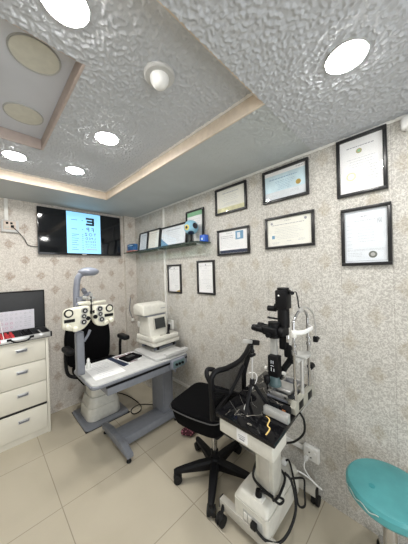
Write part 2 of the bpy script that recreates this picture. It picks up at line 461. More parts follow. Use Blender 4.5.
def light(name, loc, size, power, col=(1, .97, .92), rot=(0, 0, 0), shape='DISK', spread=None):
    d = bpy.data.lights.new(name, 'AREA'); d.shape = shape; d.size = size; d.energy = power; d.color = col
    if spread: d.spread = spread
    o = bpy.data.objects.new(name, d); COL.objects.link(o); o.location = loc; o.rotation_euler = rot
    return o
for p, l in LAMPS: light('ceiling_lamp_light', (p[0], p[1], p[2]-.026), .10, 2.6)
d = light('added_daylight', (-.1, YF-.2, 1.25), 1.6, 46, (.93, .97, 1.0), (math.radians(90), 0, 0), 'RECTANGLE'); d.data.size_y = 1.7  # area lamp added outside the unseen window, standing for daylight

# smoke detector
r = thing('smoke_detector', 'round grey-white domed detector on the stucco ceiling', 'smoke detector', (.552, .784, ZT))
G().lathe([(0, -.018), (.058, -.018), (.064, -.012), (.064, 0), (0, 0)], r.location, 36).build('base', M['greylight'], r)
G().lathe([(0, -.062), (.014, -.060), (.028, -.050), (.037, -.034), (.039, -.018), (0, -.018)], r.location, 32).build('dome', M['white'], r)

# ------------------------------------------------------------------ television
tv = thing('television', 'wall-mounted black flat television showing a mirrored eye chart', 'television', (.874, 2.895, 1.975))
X0, X1, Z0, Z1 = .431, 1.317, 1.722, 2.222
g = G(); g.box((X0, 2.852, Z0), (X1, 2.880, Z1), .004); g.box((X0+.15, 2.879, Z0+.08), (X1-.15, 2.899, Z1-.1), .004); g.build('body', M['blackgloss'], tv)
G().box((X0+.008, 2.8495, Z0+.018), (X1-.008, 2.8525, Z1-.008)).build('screen', M['screen'], tv)
ch = G().box((.696, 2.8478, 1.742), (1.062, 2.8492, 2.215)).build('displayed_chart', M['chart'], tv, label='pale blue lit eye chart')
g = G()
def at_(x): return (.945-x)          # letters read mirrored on this display
g.box((at_(-.045), 2.8470, 2.075), (at_(-.022), 2.8476, 2.165))
for z in (2.154, 2.120, 2.086): g.box((at_(-.045), 2.8470, z-.011), (at_(.047 if z != 2.120 else .038), 2.8476, z+.011))
rows = [('F P', .050, 2.022), ('T O Z', .036, 1.965), ('L P E D', .027, 1.918), ('P E C F D', .021, 1.880), ('E D F C Z P', .017, 1.848), ('F E L O P Z D', .0135, 1.820)]
for s, sz, z in rows:
    mt = Matrix.Translation((.945, 2.8474, z)) @ Matrix.Rotation(PI/2, 4, 'X') @ Matrix.Diagonal((-1, 1, 1, 1))
    text_mesh(s, sz*1.38, mt, g)
g.build('chart_letters', plain('chart_ink', (.01, .012, .015), .6), ch, smooth=False)
g = None; note_mat = plain('chart_faint_ink', (.12, .33, .45), .6)
for z in (2.125, 2.02, 1.96, 1.94, 1.915, 1.89, 1.865, 1.838, 1.81, 1.785):
    w = random.uniform(.05, .09); G().box((.745, 2.8470, z-.003), (.745+w, 2.8476, z+.003)).build('chart_note', note_mat, ch); G().box((.852, 2.8470, z-.003), (.868, 2.8476, z+.003)).build('chart_number', note_mat, ch)
G().box((.90, 2.8470, 1.786), (1.02, 2.8476, 1.792)).build('chart_line', plain('chart_orange_line', (.5, .25, .05), .6), ch)
G().box((.85, 2.8490, 1.727), (.90, 2.8520, 1.735)).build('badge', M['greylight'], tv)

# left socket with its conduit and the television lead
so = thing('wall_socket', 'beige double wall socket left of the television', 'wall socket', (.213, 2.899, 1.99))
G().box((.152, 2.868, 1.928), (.284, 2.899, 2.044), .006).build('back_box', M['greylight'], so)
G().box((.168, 2.862, 1.952), (.262, 2.869, 2.036), .004).build('face_plate', M['socketpink'], so)
for x in (.196, .228): G().box((x-.009, 2.859, 2.004), (x+.009, 2.863, 2.024), .002).build('switch', M['black'], so)
g = G(); g.box((.178, 2.860, 1.966), (.212, 2.864, 1.988), .002); g.build('outlet', M['creamdark'], so)
c = thing('power_cable', 'thin black television lead hanging from the beige socket', 'cable', (.24, 2.87, 1.98))
G().box((.222, 2.842, 1.972), (.246, 2.862, 1.994), .004).build('plug', M['black'], c)
G().tube([(.234, 2.845, 1.975), (.26, 2.86, 1.955), (.30, 2.88, 1.91), (.33, 2.885, 1.865), (.345, 2.885, 1.825), (.37, 2.885, 1.805), (.44, 2.886, 1.80)], .0035, 8, 6).build('lead', M['black'], c)
tag(G().box((.178, 2.886, 2.047), (.208, 2.899, 2.258), .003).build('conduit', M['offwhite']), 'white conduit dropping from the ceiling to the beige socket', 'cable conduit')
tag(G().box((1.512, 2.148, .315), (1.529, 2.172, 2.232), .003).build('conduit', M['offwhite']), 'tall white conduit running down the right wall behind the shelf', 'cable conduit')
tag(G().box((1.514, .617, .268), (1.529, 2.165, .298), .003).build('conduit', M['offwhite']), 'low white trunking along the right wall ending at a white outlet', 'cable conduit')

# right wall outlets
so = thing('wall_outlet', 'white wall outlet low on the right wall beside the slit lamp stand', 'wall outlet', (1.529, .56, .28))
G().box((1.498, .510, .238), (1.529, .607, .325), .005).build('back_box', M['white'], so)
G().box((1.492, .515, .243), (1.499, .602, .320), .004).build('face_plate', M['offwhite'], so)
g = G()
for y, z in ((.566, .296), (.578, .266), (.556, .266)): g.cyl((1.489, y, z), (1.4925, y, z), .004, seg=10)
g.build('pin_hole', M['black'], so)
G().box((1.488, .523, .288), (1.493, .539, .308), .002).build('switch', M['white'], so)
c = thing('charger_cable', 'white cable looping out of the low wall outlet', 'cable', (1.48, .57, .25))
G().box((1.462, .570, .247), (1.491, .592, .270), .004).build('plug', M['white'], c)
G().tube([(1.466, .581, .255), (1.448, .584, .215), (1.455, .555, .165), (1.475, .52, .125), (1.48, .49, .11), (1.455, .50, .135), (1.43, .55, .18), (1.40, .60, .21), (1.365, .655, .225), (1.33, .70, .225)], .0042, 8, 6).build('lead', M['white'], c)
so = thing('wall_outlet', 'small white wall outlet behind the autorefractor', 'wall outlet', (1.529, 2.07, .90))
G().box((1.500, 2.025, .85), (1.529, 2.115, .955), .005).build('face_plate', M['offwhite'], so)
G().box((1.478, 2.05, .885), (1.501, 2.085, .925), .005).build('plug', M['white'], so)
so = thing('plug_adapter', 'small white adapter hanging on its cord in the room corner', 'adapter', (1.44, 2.83, .85))
G().box((1.425, 2.812, .845), (1.462, 2.849, .885), .006).build('body', M['offwhite'], so)
G().tube([(1.445, 2.835, .880), (1.43, 2.84, .93), (1.41, 2.842, 1.0), (1.42, 2.844, 1.10), (1.428, 2.845, 1.17)], .0045, 8, 6).build('cord', M['greydark'], so)
so = thing('wall_fitting', 'small white rounded fitting high on the right wall at the photo edge', 'wall fitting', (1.529, .05, 2.2))
G().box((1.49, .005, 2.17), (1.529, .085, 2.236), .015, seg=4).build('housing', M['white'], so)
G().lathe([(0, -.016), (.018, -.012), (.024, 0), (0, 0)], (1.51, .045, 2.171), 20).build('lens_cap', M['offwhite'], so)

# ------------------------------------------------------------------ framed certificates
def certificate(name_lbl, y0, y1, z0, z1, paper, style, x=XR-.001, lean=0, bw=.018, group='framed certificates on the right wall'):
    """frame standing in a plane of constant x, seen from -x; lean tips its top toward the wall"""
    cy, w, h = (y0+y1)/2, y1-y0, z1-z0
    root = thing('framed_certificate', name_lbl, 'framed certificate', (x, cy, z0), 0, group)
    root.rotation_euler = (0, lean, 0)
    hw = w/2
    g = G()
    g.box((-.018, -hw, 0), (0, hw, bw), .002); g.box((-.018, -hw, h-bw), (0, hw, h), .002)
    g.box((-.018, -hw, bw), (0, -hw+bw, h-bw), .002); g.box((-.018, hw-bw, bw), (0, hw, h-bw), .002)
    g.box((-.004, -hw+.004, .004), (-.001, hw-.004, h-.004))
    g.build('frame', M['frame'], root, local=True)
    iw, ih = hw-bw, h-2*bw
    pp = G().box((-.006, -iw, bw), (-.0041, iw, h-bw)).build('certificate_paper', paper, root, local=True)
    # right-hand side as seen = -y, so u runs from +y (left) to -y (right)
    def U(u): return iw-2*iw*u
    def V(v): return h-bw-ih*v
    def bar(g, u0, u1, v, t): t = t*.72; g.box((-.0068, U(u0), V(v)-t/2), (-.0062, U(u1), V(v)+t/2))
    def disc(u, v, r, mat, nm): e_ = .0008 if 'centre' in nm else 0; G().cyl((-.0062, U(u), V(v)), (-.0072-e_, U(u), V(v)), r, seg=28).build(nm, mat, pp, local=True)
    g = G(); gs = G(); rnd = random.Random(int(y0*1000+z0*100))
    def lines(gg, v0, v1, n, u0, u1, t, centre=True, words=True):
        for i in range(n):
            v = v0+(v1-v0)*i/max(1, n-1); a, b = u0, u1
            if centre:
                k = rnd.uniform(.0, .22)*(u1-u0); a += k; b -= k
            u = a
            while u < b-.01:
                e = min(b, u+rnd.uniform(.02, .07)); bar(gg, u, e, v, t); u = e+.014
    if style == 'diploma':      # G : crest, two lines, seal, signatures
        lines(g, .145, .145, 1, .17, .83, .006, False); lines(gs, .37, .52, 4, .16, .86, .0028)
        lines(g, .55, .80, 6, .66, .92, .003); lines(gs, .80, .86, 2, .2, .4, .003)
        disc(.47, .235, .014, plain('dull_gold', (.42, .38, .20), .5), 'crest'); disc(.47, .235, .007, M['green'], 'crest_centre'); disc(.27, .69, .024, plain('pale_gold_seal', (.66, .66, .46), .5), 'seal'); disc(.27, .69, .016, M['paper'], 'seal_centre')
    elif style == 'licence':    # H : dense table with dark seal
        for a, b, v in ((.02, .98, .03), (.02, .98, .97)): bar(gs, a, b, v, .003)
        for a in (.02, .98): gs.box((-.0068, U(a)-.0015, V(.97)), (-.0062, U(a)+.0015, V(.03)))
        lines(g, .12, .12, 1, .40, .55, .006, False); lines(gs, .20, .20, 1, .25, .75, .004, False)
        lines(gs, .28, .60, 7, .32, .72, .002, False); lines(gs, .28, .72, 7, .06, .2, .0025, False); lines(gs, .75, .77, 2, .06, .94, .0025, False); lines(gs, .82, .88, 3, .07, .42, .0025, False)
        lines(g, .20, .27, 4, .78, .88, .004, False)
        disc(.67, .855, .019, plain('dark_silver_seal', (.20, .22, .20), .3, metal=.5), 'seal'); disc(.67, .855, .010, M['alu'], 'seal_centre')
    elif style == 'blue':       # E
        g2 = G(); lines(g2, .27, .27, 1, .12, .80, .007, False); lines(g2, .38, .66, 6, .25, .75, .0025); g2.build('printed_text', M['inkblue'], pp, local=True)
        lines(gs, .84, .88, 2, .12, .34, .0025); lines(gs, .80, .84, 2, .62, .86, .0025); lines(g, .06, .06, 1, .78, .94, .006, False)
        G().box((-.0066, U(0), V(.13)), (-.0061, U(1), V(0))).build('white_band', M['paper'], pp, local=True)
        G().box((-.0066, U(0), V(1)), (-.0061, U(1), V(.72))).build('pale_band', M['papergrey'], pp, local=True)
        disc(.83, .58, .017, M['gold'], 'seal')
    elif style == 'landscape':  # F
        lines(g, .10, .10, 1, .42, .56, .004, False); lines(g, .22, .22, 1, .12, .85, .005, False); lines(gs, .34, .74, 8, .14, .84, .0022); lines(gs, .86, .90, 2, .1, .3, .003); lines(gs, .84, .84, 1, .45, .58, .004); lines(gs, .80, .84, 2, .70, .88, .003)
        disc(.11, .15, .008, M['ink'], 'left_seal'); disc(.88, .12, .009, M['ink'], 'right_seal')
        G().box((-.0072, U(.11), V(.72)), (-.0062, U(.18), V(.60))).build('photo', M['inkblue'], pp, local=True)
    elif style == 'yellowfoot': # A
        lines(gs, .17, .17, 1, .22, .78, .010, False); lines(gs, .30, .52, 4, .15, .85, .003); lines(gs, .62, .70, 3, .12, .88, .0025)
        G().box((-.0066, U(.02), V(.98)), (-.0061, U(.98), V(.80))).build('tinted_foot', plain('yellow_green_tint', (.66, .64, .40), .6, var=.25, scale=18), pp, local=True)
    elif style == 'bluefoot':   # B
        lines(g, .10, .10, 1, .28, .48, .006, False); lines(g, .22, .30, 2, .06, .52, .005, False); lines(gs, .38, .74, 7, .06, .72, .0025, False)
        G().box((-.0068, U(.60), V(.42)), (-.0061, U(.86), V(.06))).build('photo', M['inkblue'], pp, local=True); G().box((-.0074, U(.66), V(.36)), (-.0068, U(.76), V(.12))).build('photo_figure', M['papergrey'], pp, local=True)
        G().box((-.0068, U(.02), V(.99)), (-.0061, U(.98), V(.86))).build('dark_band', M['navy'], pp, local=True)
    elif style == 'letter':     # C, D
        lines(g, .12, .12, 1, .12, .88, .0045, False); lines(g, .19, .19, 1, .4, .6, .004, False); lines(gs, .27, .70, 11, .14, .86, .0022); lines(g, .76, .86, 3, .5, .84, .003); disc(.5, .085, .007, M['ink'], 'crest')
        if name_lbl.startswith('narrow'):
            G().prism([(U(0), V(0)), (U(.30), V(0)), (U(0), V(.14))], -.0066, -.0061, 'x').build('dark_corner', M['ink'], pp, local=True)
            G().prism([(U(1), V(1)), (U(.62), V(1)), (U(1), V(.90))], -.0066, -.0061, 'x').build('gold_corner', M['gold'], pp, local=True)
    elif style == 'green':      # on the shelf
        G().box((-.0066, U(0), V(.14)), (-.0061, U(1), V(0))).build('green_band', M['green'], pp, local=True); lines(gs, .25, .85, 9, .1, .9, .003)
    elif style == 'shelfblue':
        lines(g, .16, .16, 1, .2, .8, .006, False); lines(gs, .3, .8, 6, .2, .85, .003)
        G().prism([(U(0), V(1)), (U(.34), V(1)), (U(0), V(.55))], -.0066, -.0061, 'x').build('blue_corner', M['inkblue'], pp, local=True)
    else:
        lines(g, .14, .14, 1, .2, .8, .006, False); lines(gs, .25, .85, 8, .14, .86, .003)
    if g.bm.verts: g.build('printed_text', M['ink'], pp, local=True)
    else: g.bm.free()
    if gs.bm.verts: gs.build('small_print', M['inksoft'], pp, local=True)
    else: gs.bm.free()
    G().box((-.0105, -iw, bw), (-.009, iw, h-bw)).build('glass_pane', M['glass'], root, local=True)
    return root
certificate('landscape framed certificate with a yellowish foot, highest beside the shelf', 1.015, 1.348, 1.988, 2.218, M['papercream'], 'yellowfoot')
certificate('landscape framed certificate with small blue photo and dark bottom band', .998, 1.335, 1.628, 1.853, M['paper'], 'bluefoot')
certificate('portrait framed letter on the right wall with plain white corners, below the shelf end', 1.383, 1.614, 1.274, 1.598, M['paper'], 'letter')
certificate('narrow portrait framed certificate with dark top corner and gold lower corner', 1.866, 2.105, 1.262, 1.577, M['paper'], 'letter')
certificate('landscape framed certificate with blue tinted paper and a gold seal', .536, .868, 1.98, 2.218, M['paperblue'], 'blue')
certificate('landscape framed cream certificate with two dark round emblems, under the blue one', .508, .857, 1.644, 1.874, M['papercream'], 'landscape')
certificate('large portrait framed diploma with crest and pale seal, touching the ceiling', .14, .375, 1.905, 2.24, M['paper'], 'diploma')
certificate('large portrait framed licence with a dark round seal, lower at the photo edge', .128, .359, 1.504, 1.834, M['papergrey'], 'licence')

# ------------------------------------------------------------------ glass shelf and what stands on it
sh = thing('glass_shelf', 'dark-edged glass shelf on the right wall by the corner', 'shelf', (1.53, 2.14, 1.755))
G().box((1.362, 1.432, 1.757), (1.528, 2.846, 1.764)).build('glass_board', M['shelfglass'], sh)
g = G(); g.box((1.354, 1.430, 1.755), (1.361, 2.846, 1.766)); g.box((1.354, 1.424, 1.755), (1.528, 1.431, 1.766)); g.build('edge_strip', M['shelfedge'], sh)
for y in (1.50, 2.14, 2.72):
    g = G(); g.box((1.515, y-.008, 1.70), (1.529, y+.008, 1.756), .002); g.box((1.42, y-.006, 1.744), (1.52, y+.006, 1.7565), .002); g.build('bracket', M['alu'], sh)
GS = 'framed certificates on the glass shelf'
lean = math.radians(7)
certificate('small upright framed certificate at the corner end of the glass shelf', 2.40, 2.605, 1.7665, 2.0, M['papergrey'], 'plain', 1.445, lean, .014, GS)
certificate('upright framed cream certificate between two others on the glass shelf', 2.128, 2.385, 1.7665, 2.0, M['papercream'], 'plain', 1.437, lean, .014, GS)
certificate('wide framed certificate with a blue corner on the glass shelf behind the ball', 1.66, 2.118, 1.7665, 1.99, M['papergrey'], 'shelfblue', 1.437, lean, .016, GS)
certificate('tall framed certificate with a green heading at the near end of the shelf', 1.495, 1.75, 1.7665, 2.105, M['paper'], 'green', 1.512, math.radians(2), .016, GS)
b = thing('toy_ball', 'light blue ball with dark and yellow patches on the glass shelf', 'ball', (1.42, 1.575, 1.7645))
G().lathe([(0, 0), (.036, 0), (.028, .01), (.012, .03), (.012, .086), (0, .086)], b.location, 20).build('stand', M['black'], b)
bc = Vector((1.42, 1.575, 1.912))
G().sphere(bc, .069).build('ball', M['balls'], b)
def patch(dirv, ang, mat, nm, par, rr=.0705):
    d = Vector(dirv).normalized(); q = d.to_track_quat('Z', 'Y').to_matrix()
    pr = [(0, rr)]+[(rr*math.sin(ang*k/6), rr*math.cos(ang*k/6)) for k in range(1, 7)]+[(rr*.96*math.sin(ang), rr*.96*math.cos(ang))]
    G().lathe(pr, bc, 24, q).build(nm, mat, par)
patch((-.90, -.16, -.10), .38, M['yellow'], 'yellow_patch', b); patch((-.90, -.16, -.10), .19, M['pupil'], 'yellow_patch_centre', b, .0715)
patch((-.10, -.97, .10), .42, M['pupil'], 'dark_patch', b); patch((-.36, -.36, -.86), .42, M['navy'], 'lower_patch', b)
bx = thing('small_box', 'small bright blue box at the near end of the glass shelf', 'box', (1.415, 1.47, 1.766))
G().box((1.455, 1.434, 1.7665), (1.505, 1.500, 1.832), .003).build('carton', M['blue'], bx)
G().box((1.4535, 1.458, 1.785), (1.4552, 1.478, 1.804)).build('label', M['paperblue'], bx)
bx = thing('small_box', 'blue and red printed carton at the corner end of the shelf', 'box', (1.40, 2.71, 1.766))
G().box((1.368, 2.615, 1.7665), (1.44, 2.80, 1.787), .002).build('red_base', plain('red_white_print', (.50, .22, .18), .5, var=.5, scale=40), bx)
G().box((1.378, 2.625, 1.787), (1.438, 2.79, 1.868), .002).build('carton', plain('blue_print', (.03, .12, .30), .45, var=.5, scale=30), bx)
G().box((1.3775, 2.64, 1.845), (1.3785, 2.77, 1.853)).build('printed_text', M['paperblue'], bx)

# ------------------------------------------------------------------ cabinet and trial lens case
cb = thing('drawer_cabinet', 'cream four-drawer cabinet at the left edge against the back wall', 'cabinet', (.245, 2.74, 0))
CX0, CX1, CY = .045, .447, 2.583
g = G(); g.box((CX0, CY+.004, .058), (CX0+.018, 2.898, .895)); g.box((CX1-.022, CY+.002, .0), (CX1, 2.898, .895), .001); g.box((CX0, 2.88, .058), (CX1-.02, 2.898, .895)); g.box((CX0, CY+.004, .058), (CX1-.02, 2.88, .072)); 
G().box((CX0+.018, CY+.03, .072), (CX1-.022, CY+.04, .894)).build('inner_shadow_board', M['cabdark'], cb)  # dark board added to give the drawer gaps their shade by colour
g.build('carcass', M['cab'], cb)
G().box((CX0-.004, CY-.004, .895), (CX1+.004, 2.898, .912), .002).build('top_board', M['cab'], cb)
G().box((CX0, CY+.012, 0), (CX1-.022, CY+.03, .058)).build('plinth', M['cab'], cb)
for i, (z0, z1, off) in enumerate(((.708, .892, 0), (.508, .703, 0), (.302, .503, 0), (.064, .280, .016))):
    f = CY-off*.5
    g = G(); g.box((CX0+.006, f, z0), (CX1-.025, f+.018, z1), .002); g.box((CX0+.03, f+.018, z0+.02), (CX1-.05, f+.25, z0+.03)); dr = g.build('drawer', M['cab'], cb)
    zc = (z0+z1)/2+.03
    g = G(); g.box((.205, f-.003, zc-.017), (.289, f, zc+.015), .001); g.build('handle_plate', M['alu'], dr)
    g = G(); g.tube([(.214, f-.003, zc+.004), (.214, f-.018, zc+.002), (.28, f-.018, zc+.002), (.28, f-.003, zc+.004)], .004, 8); g.box((.213, f-.004, zc-.013), (.281, f-.0028, zc-.002)); g.build('handle', M['greydark'], dr)

cs = thing('trial_lens_case', 'open black trial lens case with metal edging on the cream cabinet', 'lens case', (.24, 2.72, .9125))
KX0, KX1, KY0, KY1, KZ = .005, .474, 2.566, 2.862, .9125
g = G(); g.box((KX0, KY0, KZ), (KX1, KY1, KZ+.006)); g.box((KX0, KY0+.004, KZ), (KX0+.006, KY1, KZ+.046)); g.box((KX1-.006, KY0+.004, KZ), (KX1, KY1, KZ+.046)); g.box((KX0, KY1-.006, KZ), (KX1, KY1, KZ+.046)); g.box((KX0, KY0+.003, KZ), (KX1, KY0+.008, KZ+.044)); g.build('tray', M['charcoal'], cs)
g = G(); g.box((KX0-.001, KY0, KZ+.002), (KX1+.001, KY0+.003, KZ+.040), .001); g.box((KX0, KY0-.001, KZ+.040), (KX1+.002, KY0+.009, KZ+.047), .001); g.box((KX1-.006, KY0, KZ+.040), (KX1+.002, KY1, KZ+.047), .001); g.build('metal_edging', M['alu'], cs)
g = G(); g.box((KX1-.012, KY0-.002, KZ), (KX1+.003, KY0+.014, KZ+.049), .003); g.build('corner_guard', M['black'], cs)
g = G(); g.tube([(.165, KY0-.002, KZ+.034), (.175, KY0-.018, KZ+.030), (.195, KY0-.030, KZ+.016), (.22, KY0-.034, KZ+.010), (.265, KY0-.034, KZ+.010), (.29, KY0-.030, KZ+.016), (.31, KY0-.018, KZ+.030), (.32, KY0-.002, KZ+.034)], .0065, 10, 4)
g.box((.148, KY0-.006, KZ+.022), (.180, KY0, KZ+.042), .002); g.box((.305, KY0-.006, KZ+.022), (.337, KY0, KZ+.042), .002); g.build('carry_handle', M['black'], cs)
for x, m in ((.40, M['alu']), (.085, M['red'])):
    g = G(); g.box((x-.024, KY0-.004, KZ+.018), (x+.024, KY0, KZ+.044), .002); g.box((x-.016, KY0-.008, KZ+.024), (x+.016, KY0-.003, KZ+.034), .002); g.build('latch', m, cs)
# partition ribs in the tray
g = G()
for x in (.16, .265, .345, .395): g.box((x-.002, KY0+.01, KZ+.006), (x+.002, KY1-.008, KZ+.036))
for y in (2.64, 2.70, 2.76, 2.82): g.box((KX0+.006, y-.002, KZ+.006), (.345, y+.002, KZ+.030))
g.build('partition', M['charcoal'], cs)
G().box((.40, KY0+.014, KZ+.022), (.412, KY1-.04, KZ+.034), .003).build('measuring_rod', M['greylight'], cs)
g = G(); g.box((KX0, KY1-.004, KZ+.047), (KX1-.004, KY1+.026, KZ+.432), .004); ld = g.build('lid', M['charcoal'], cs)
g = G(); g.box((KX0, KY1-.010, KZ+.425), (KX1-.002, KY1+.028, KZ+.435), .002); g.box((KX1-.010, KY1-.010, KZ+.047), (KX1-.002, KY1+.028, KZ+.435), .002); g.build('lid_edging', M['black'], ld)
G().box((KX0+.02, KY1-.0062, KZ+.055), (.382, KY1-.004, KZ+.247)).build('printed_lid_chart', plain('lilac_white_paper', (.66, .64, .70), .6), ld)
g = G(); gr = G(); rnd = random.Random(3)
for i in range(9):
    for j in range(4):
        x = .06+.036*i; z = KZ+.09+.042*j; r_ = .0125-.001*i
        pts = [(x+r_*math.cos(2*PI*k/14), KY1-.0066, z+r_*math.sin(2*PI*k/14)) for k in range(14)]
        (gr if (j < 2 and i < 5) else g).tube(pts, .0012, 5, closed=True)
for k in range(7): g.box((.30, KY1-.0068, KZ+.09+.02*k), (.30+rnd.uniform(.03, .07), KY1-.0061, KZ+.093+.02*k))
g.build('printed_rings', M['inksoft'], ld); gr.build('pink_printed_rings', plain('pink_ink', (.55, .22, .36), .6), ld)
G().tube([(.132, KY0+.02, KZ+.04), (.116, KY1-.004, KZ+.20)], .003, 8).build('lid_strap', M['white'], cs)
# the lenses: handles stand up out of the grooves
def trial_lens(x, y, mat, label, grp):
    r = thing('trial_lens', label, 'trial lens', (x, y, KZ+.007), 0, grp)
    q = Matrix.Rotation(PI/2, 3, 'X')
    g = G(); g.tube([(.018*math.cos(2*PI*k/20), 0, .019+.018*math.sin(2*PI*k/20)) for k in range(20)], .0022, 6, closed=True); g.box((-.005, -.001, .037), (.005, .001, .052), .0008); g.build('rim', mat, r, local=True)
    G().cyl((0, -.0008, .019), (0, .0008, .019), .017, seg=20).build('lens', M['glass'], r, local=True)
    return r
pr_ = trial_lens(.08, 2.600, M['red'], 'red rimmed trial lens standing in the open lens case', 'red trial lenses')
pb_ = trial_lens(.31, 2.600, M['black'], 'black rimmed trial lens standing in the open lens case', 'black trial lenses')
for j in range(8):
    for i in range(6):
        x = .085+.035*i if i < 4 else .285+.038*(i-4)
        y = 2.600+.030*j
        if j == 0 and i == 0: continue
        if i in (2,) and False: continue
        dup(pr_ if i < 4 else pb_, (x+.004*math.sin(j*3+i), y, KZ+.007))

# ------------------------------------------------------------------ patient chair behind the table
pc = thing('examination_chair', 'black patient chair with armrests on a cream pedestal behind the table', 'chair', (.88, 2.52, 0))
G().prism(rrect(.665, 2.29, 1.105, 2.75, .04), 0, .022, 'z', .006).build('floor_plate', M['grey'], pc)
G().box((.664, 2.289, 0), (1.106, 2.751, .008), .003).build('plate_edge', M['rubber'], pc)
def oct_(cx, cy, a, b, c): return [(cx-a, cy-b+c), (cx-a+c, cy-b), (cx+a-c, cy-b), (cx+a, cy-b+c), (cx+a, cy+b-c), (cx+a-c, cy+b), (cx-a+c, cy+b), (cx-a, cy+b-c)]
g = G(); cx, cy = .890, 2.535
g.prism(roundpoly(oct_(cx, cy, .170, .170, .05), .03), .022, .145, 'z', .004, shrink=roundpoly(oct_(cx, cy, .160, .160, .05), .03))
g.prism(roundpoly(oct_(cx, cy, .156, .156, .045), .03), .145, .235, 'z', .005, shrink=roundpoly(oct_(cx, cy, .134, .134, .045), .03))
g.prism(roundpoly(oct_(cx, cy, .122, .122, .04), .03), .235, .41, 'z', .004, shrink=roundpoly(oct_(cx, cy, .112, .112, .035), .03)); g.build('pedestal', M['cream'], pc)
G().prism(rrect(.66, 2.28, 1.12, 2.72, .06), .43, .53, 'z', .035, 4).build('seat', M['blackmatte'], pc)
G().prism(rrect(.72, 2.34, 1.06, 2.70, .04), .39, .432, 'z').build('seat_frame', M['black'], pc)
g = G(); g.prism(roundpoly([(.63, .50), (1.07, .50), (1.085, .80), (1.05, 1.06), (.66, 1.06), (.61, .80)], .08, 6), 2.68, 2.78, 'y', .03, 4); g.build('backrest', M['blackmatte'], pc)
G().box((.80, 2.775, .45), (.96, 2.80, .80), .008).build('back_support', M['black'], pc)
for s in (-1, 1):
    x, z, yf = ((.580, .765, 2.34), (1.135, .775, 2.36))[s > 0]
    g = G(); g.prism(rrect(x-.038, yf, x+.038, 2.56, .03), z-.018, z+.026, 'z', .014, 3); ar = g.build('armrest', M['black'], pc)
    G().tube([(x, 2.52, z-.012), (x, 2.55, z-.08), (x-s*.01, 2.55, .52), (x-s*.07, 2.54, .46), (x-s*.15, 2.52, .44)], .016, 10, 5).build('arm_support', M['black'], ar)

# ------------------------------------------------------------------ refraction table with pole
TZ = .70
tb = thing('instrument_table', 'grey motorised instrument table with a pole and drawer, before the patient chair', 'table', (1.0, 1.92, 0))
G().prism(roundpoly([(.545, 1.69), (1.435, 1.69), (1.435, 2.145), (.545, 2.145)], .05, 6), TZ-.028, TZ, 'z', .006, 3).build('tabletop', M['greylight'], tb)
G().prism(roundpoly([(.537, 1.682), (1.437, 1.682), (1.437, 2.15), (.537, 2.15)], .05, 6), TZ-.034, TZ-.012, 'z', .005, 2).build('edge_band', M['grey'], tb)
G().box((.66, 1.70, TZ-.056), (1.43, 2.12, TZ-.034)).build('under_frame', M['black'], tb)
dr = G().box((.648, 1.692, TZ-.112), (1.30, 2.10, TZ-.052), .003).build('drawer', M['grey'], tb)
G().box((.640, 1.688, TZ-.054), (1.30, 1.700, TZ-.036)).build('drawer_gap', M['black'], dr)
G().box((1.30, 1.70, TZ-.104), (1.43, 2.12, TZ-.034), .004).build('head_block', M['grey'], tb)
G().box((1.245, 1.86, .06), (1.365, 2.06, TZ-.10), .004).build('column', M['grey'], tb)
g = G(); g.box((1.256, 1.857, .10), (1.262, 1.861, TZ-.14)); g.box((1.348, 1.857, .10), (1.354, 1.861, TZ-.14)); g.build('column_groove', M['greydark'], tb)
g = G()
for x in (1.285, 1.33):
    g.cyl((x, 1.861, .54), (x, 1.856, .54), .006, seg=12)
g.build('screw', M['alu'], tb)
G().box((.80, 1.825, .035), (1.37, 2.005, .106), .006).build('base_beam', M['grey'], tb)
g = G(); g.prism([(1.675, .044), (2.19, .044), (2.19, .082), (2.06, .108), (1.80, .108), (1.675, .070)], .775, .830, 'x', .006); g.build('foot_beam', M['grey'], tb)
g = G(); g.prism([(1.80, .03), (2.12, .03), (2.12, .115), (1.80, .115)], 1.34, 1.40, 'x', .006); g.build('foot_beam', M['grey'], tb)
for x, y in ((.80, 1.70), (.80, 2.165), (1.37, 1.83), (1.37, 2.09)):
    G().lathe([(0, 0), (.018, 0), (.020, .008), (.014, .018), (.010, .044), (0, .044)], (x, y, 0), 16).build('foot', M['rubber'], tb)
cp = G().prism(roundpoly([(1.215, .598), (1.37, .608), (1.37, .686), (1.215, .682)], .018, 4), 1.655, 1.70, 'y', .005).build('control_panel', M['lampgrey'], tb)
G().box((1.228, 1.652, .614), (1.358, 1.656, .674), .001).build('control_face', M['tealgrey'], cp)
for x in (1.26, 1.295, 1.33): G().cyl((x, 1.640, .644), (x, 1.653, .644), .012, seg=16).build('knob', M['black'], cp)
G().cyl((1.265, 1.68, .566), (1.265, 1.68, .603), .008, seg=12).build('cable_gland', M['lampgrey'], cp)
# pole, curved lamp arm and lamp
px, py = .548, 1.975
G().box((px-.029, py-.03, TZ), (px+.029, py+.03, 1.032), .010, seg=3).build('pole', M['grey'], tb)
G().box((px-.027, py-.027, 1.030), (px+.027, py+.027, 1.042), .004).build('pole_cap', M['lampgrey'], tb)
G().tube([(px+.03, py-.01, .96), (px+.055, py-.02, 1.0), (px+.072, py-.03, 1.045)], .010, 8, 4).build('cable_hook', M['lampgrey'], tb)
G().tube([(.542, 1.99, 1.04), (.540, 1.99, 1.20), (.538, 1.985, 1.32), (.543, 1.98, 1.42), (.556, 1.978, 1.478), (.59, 1.978, 1.508), (.63, 1.978, 1.518)], .024, 12, 5).build('lamp_arm', M['lampgrey'], tb)
q = Matrix.Rotation(math.radians(-3), 3, 'Y')
g = G(); g.sphere((.634, 1.978, 1.518), .1, (.80, .62, .36)); g.build('lamp_head', M['lampgrey'], tb)
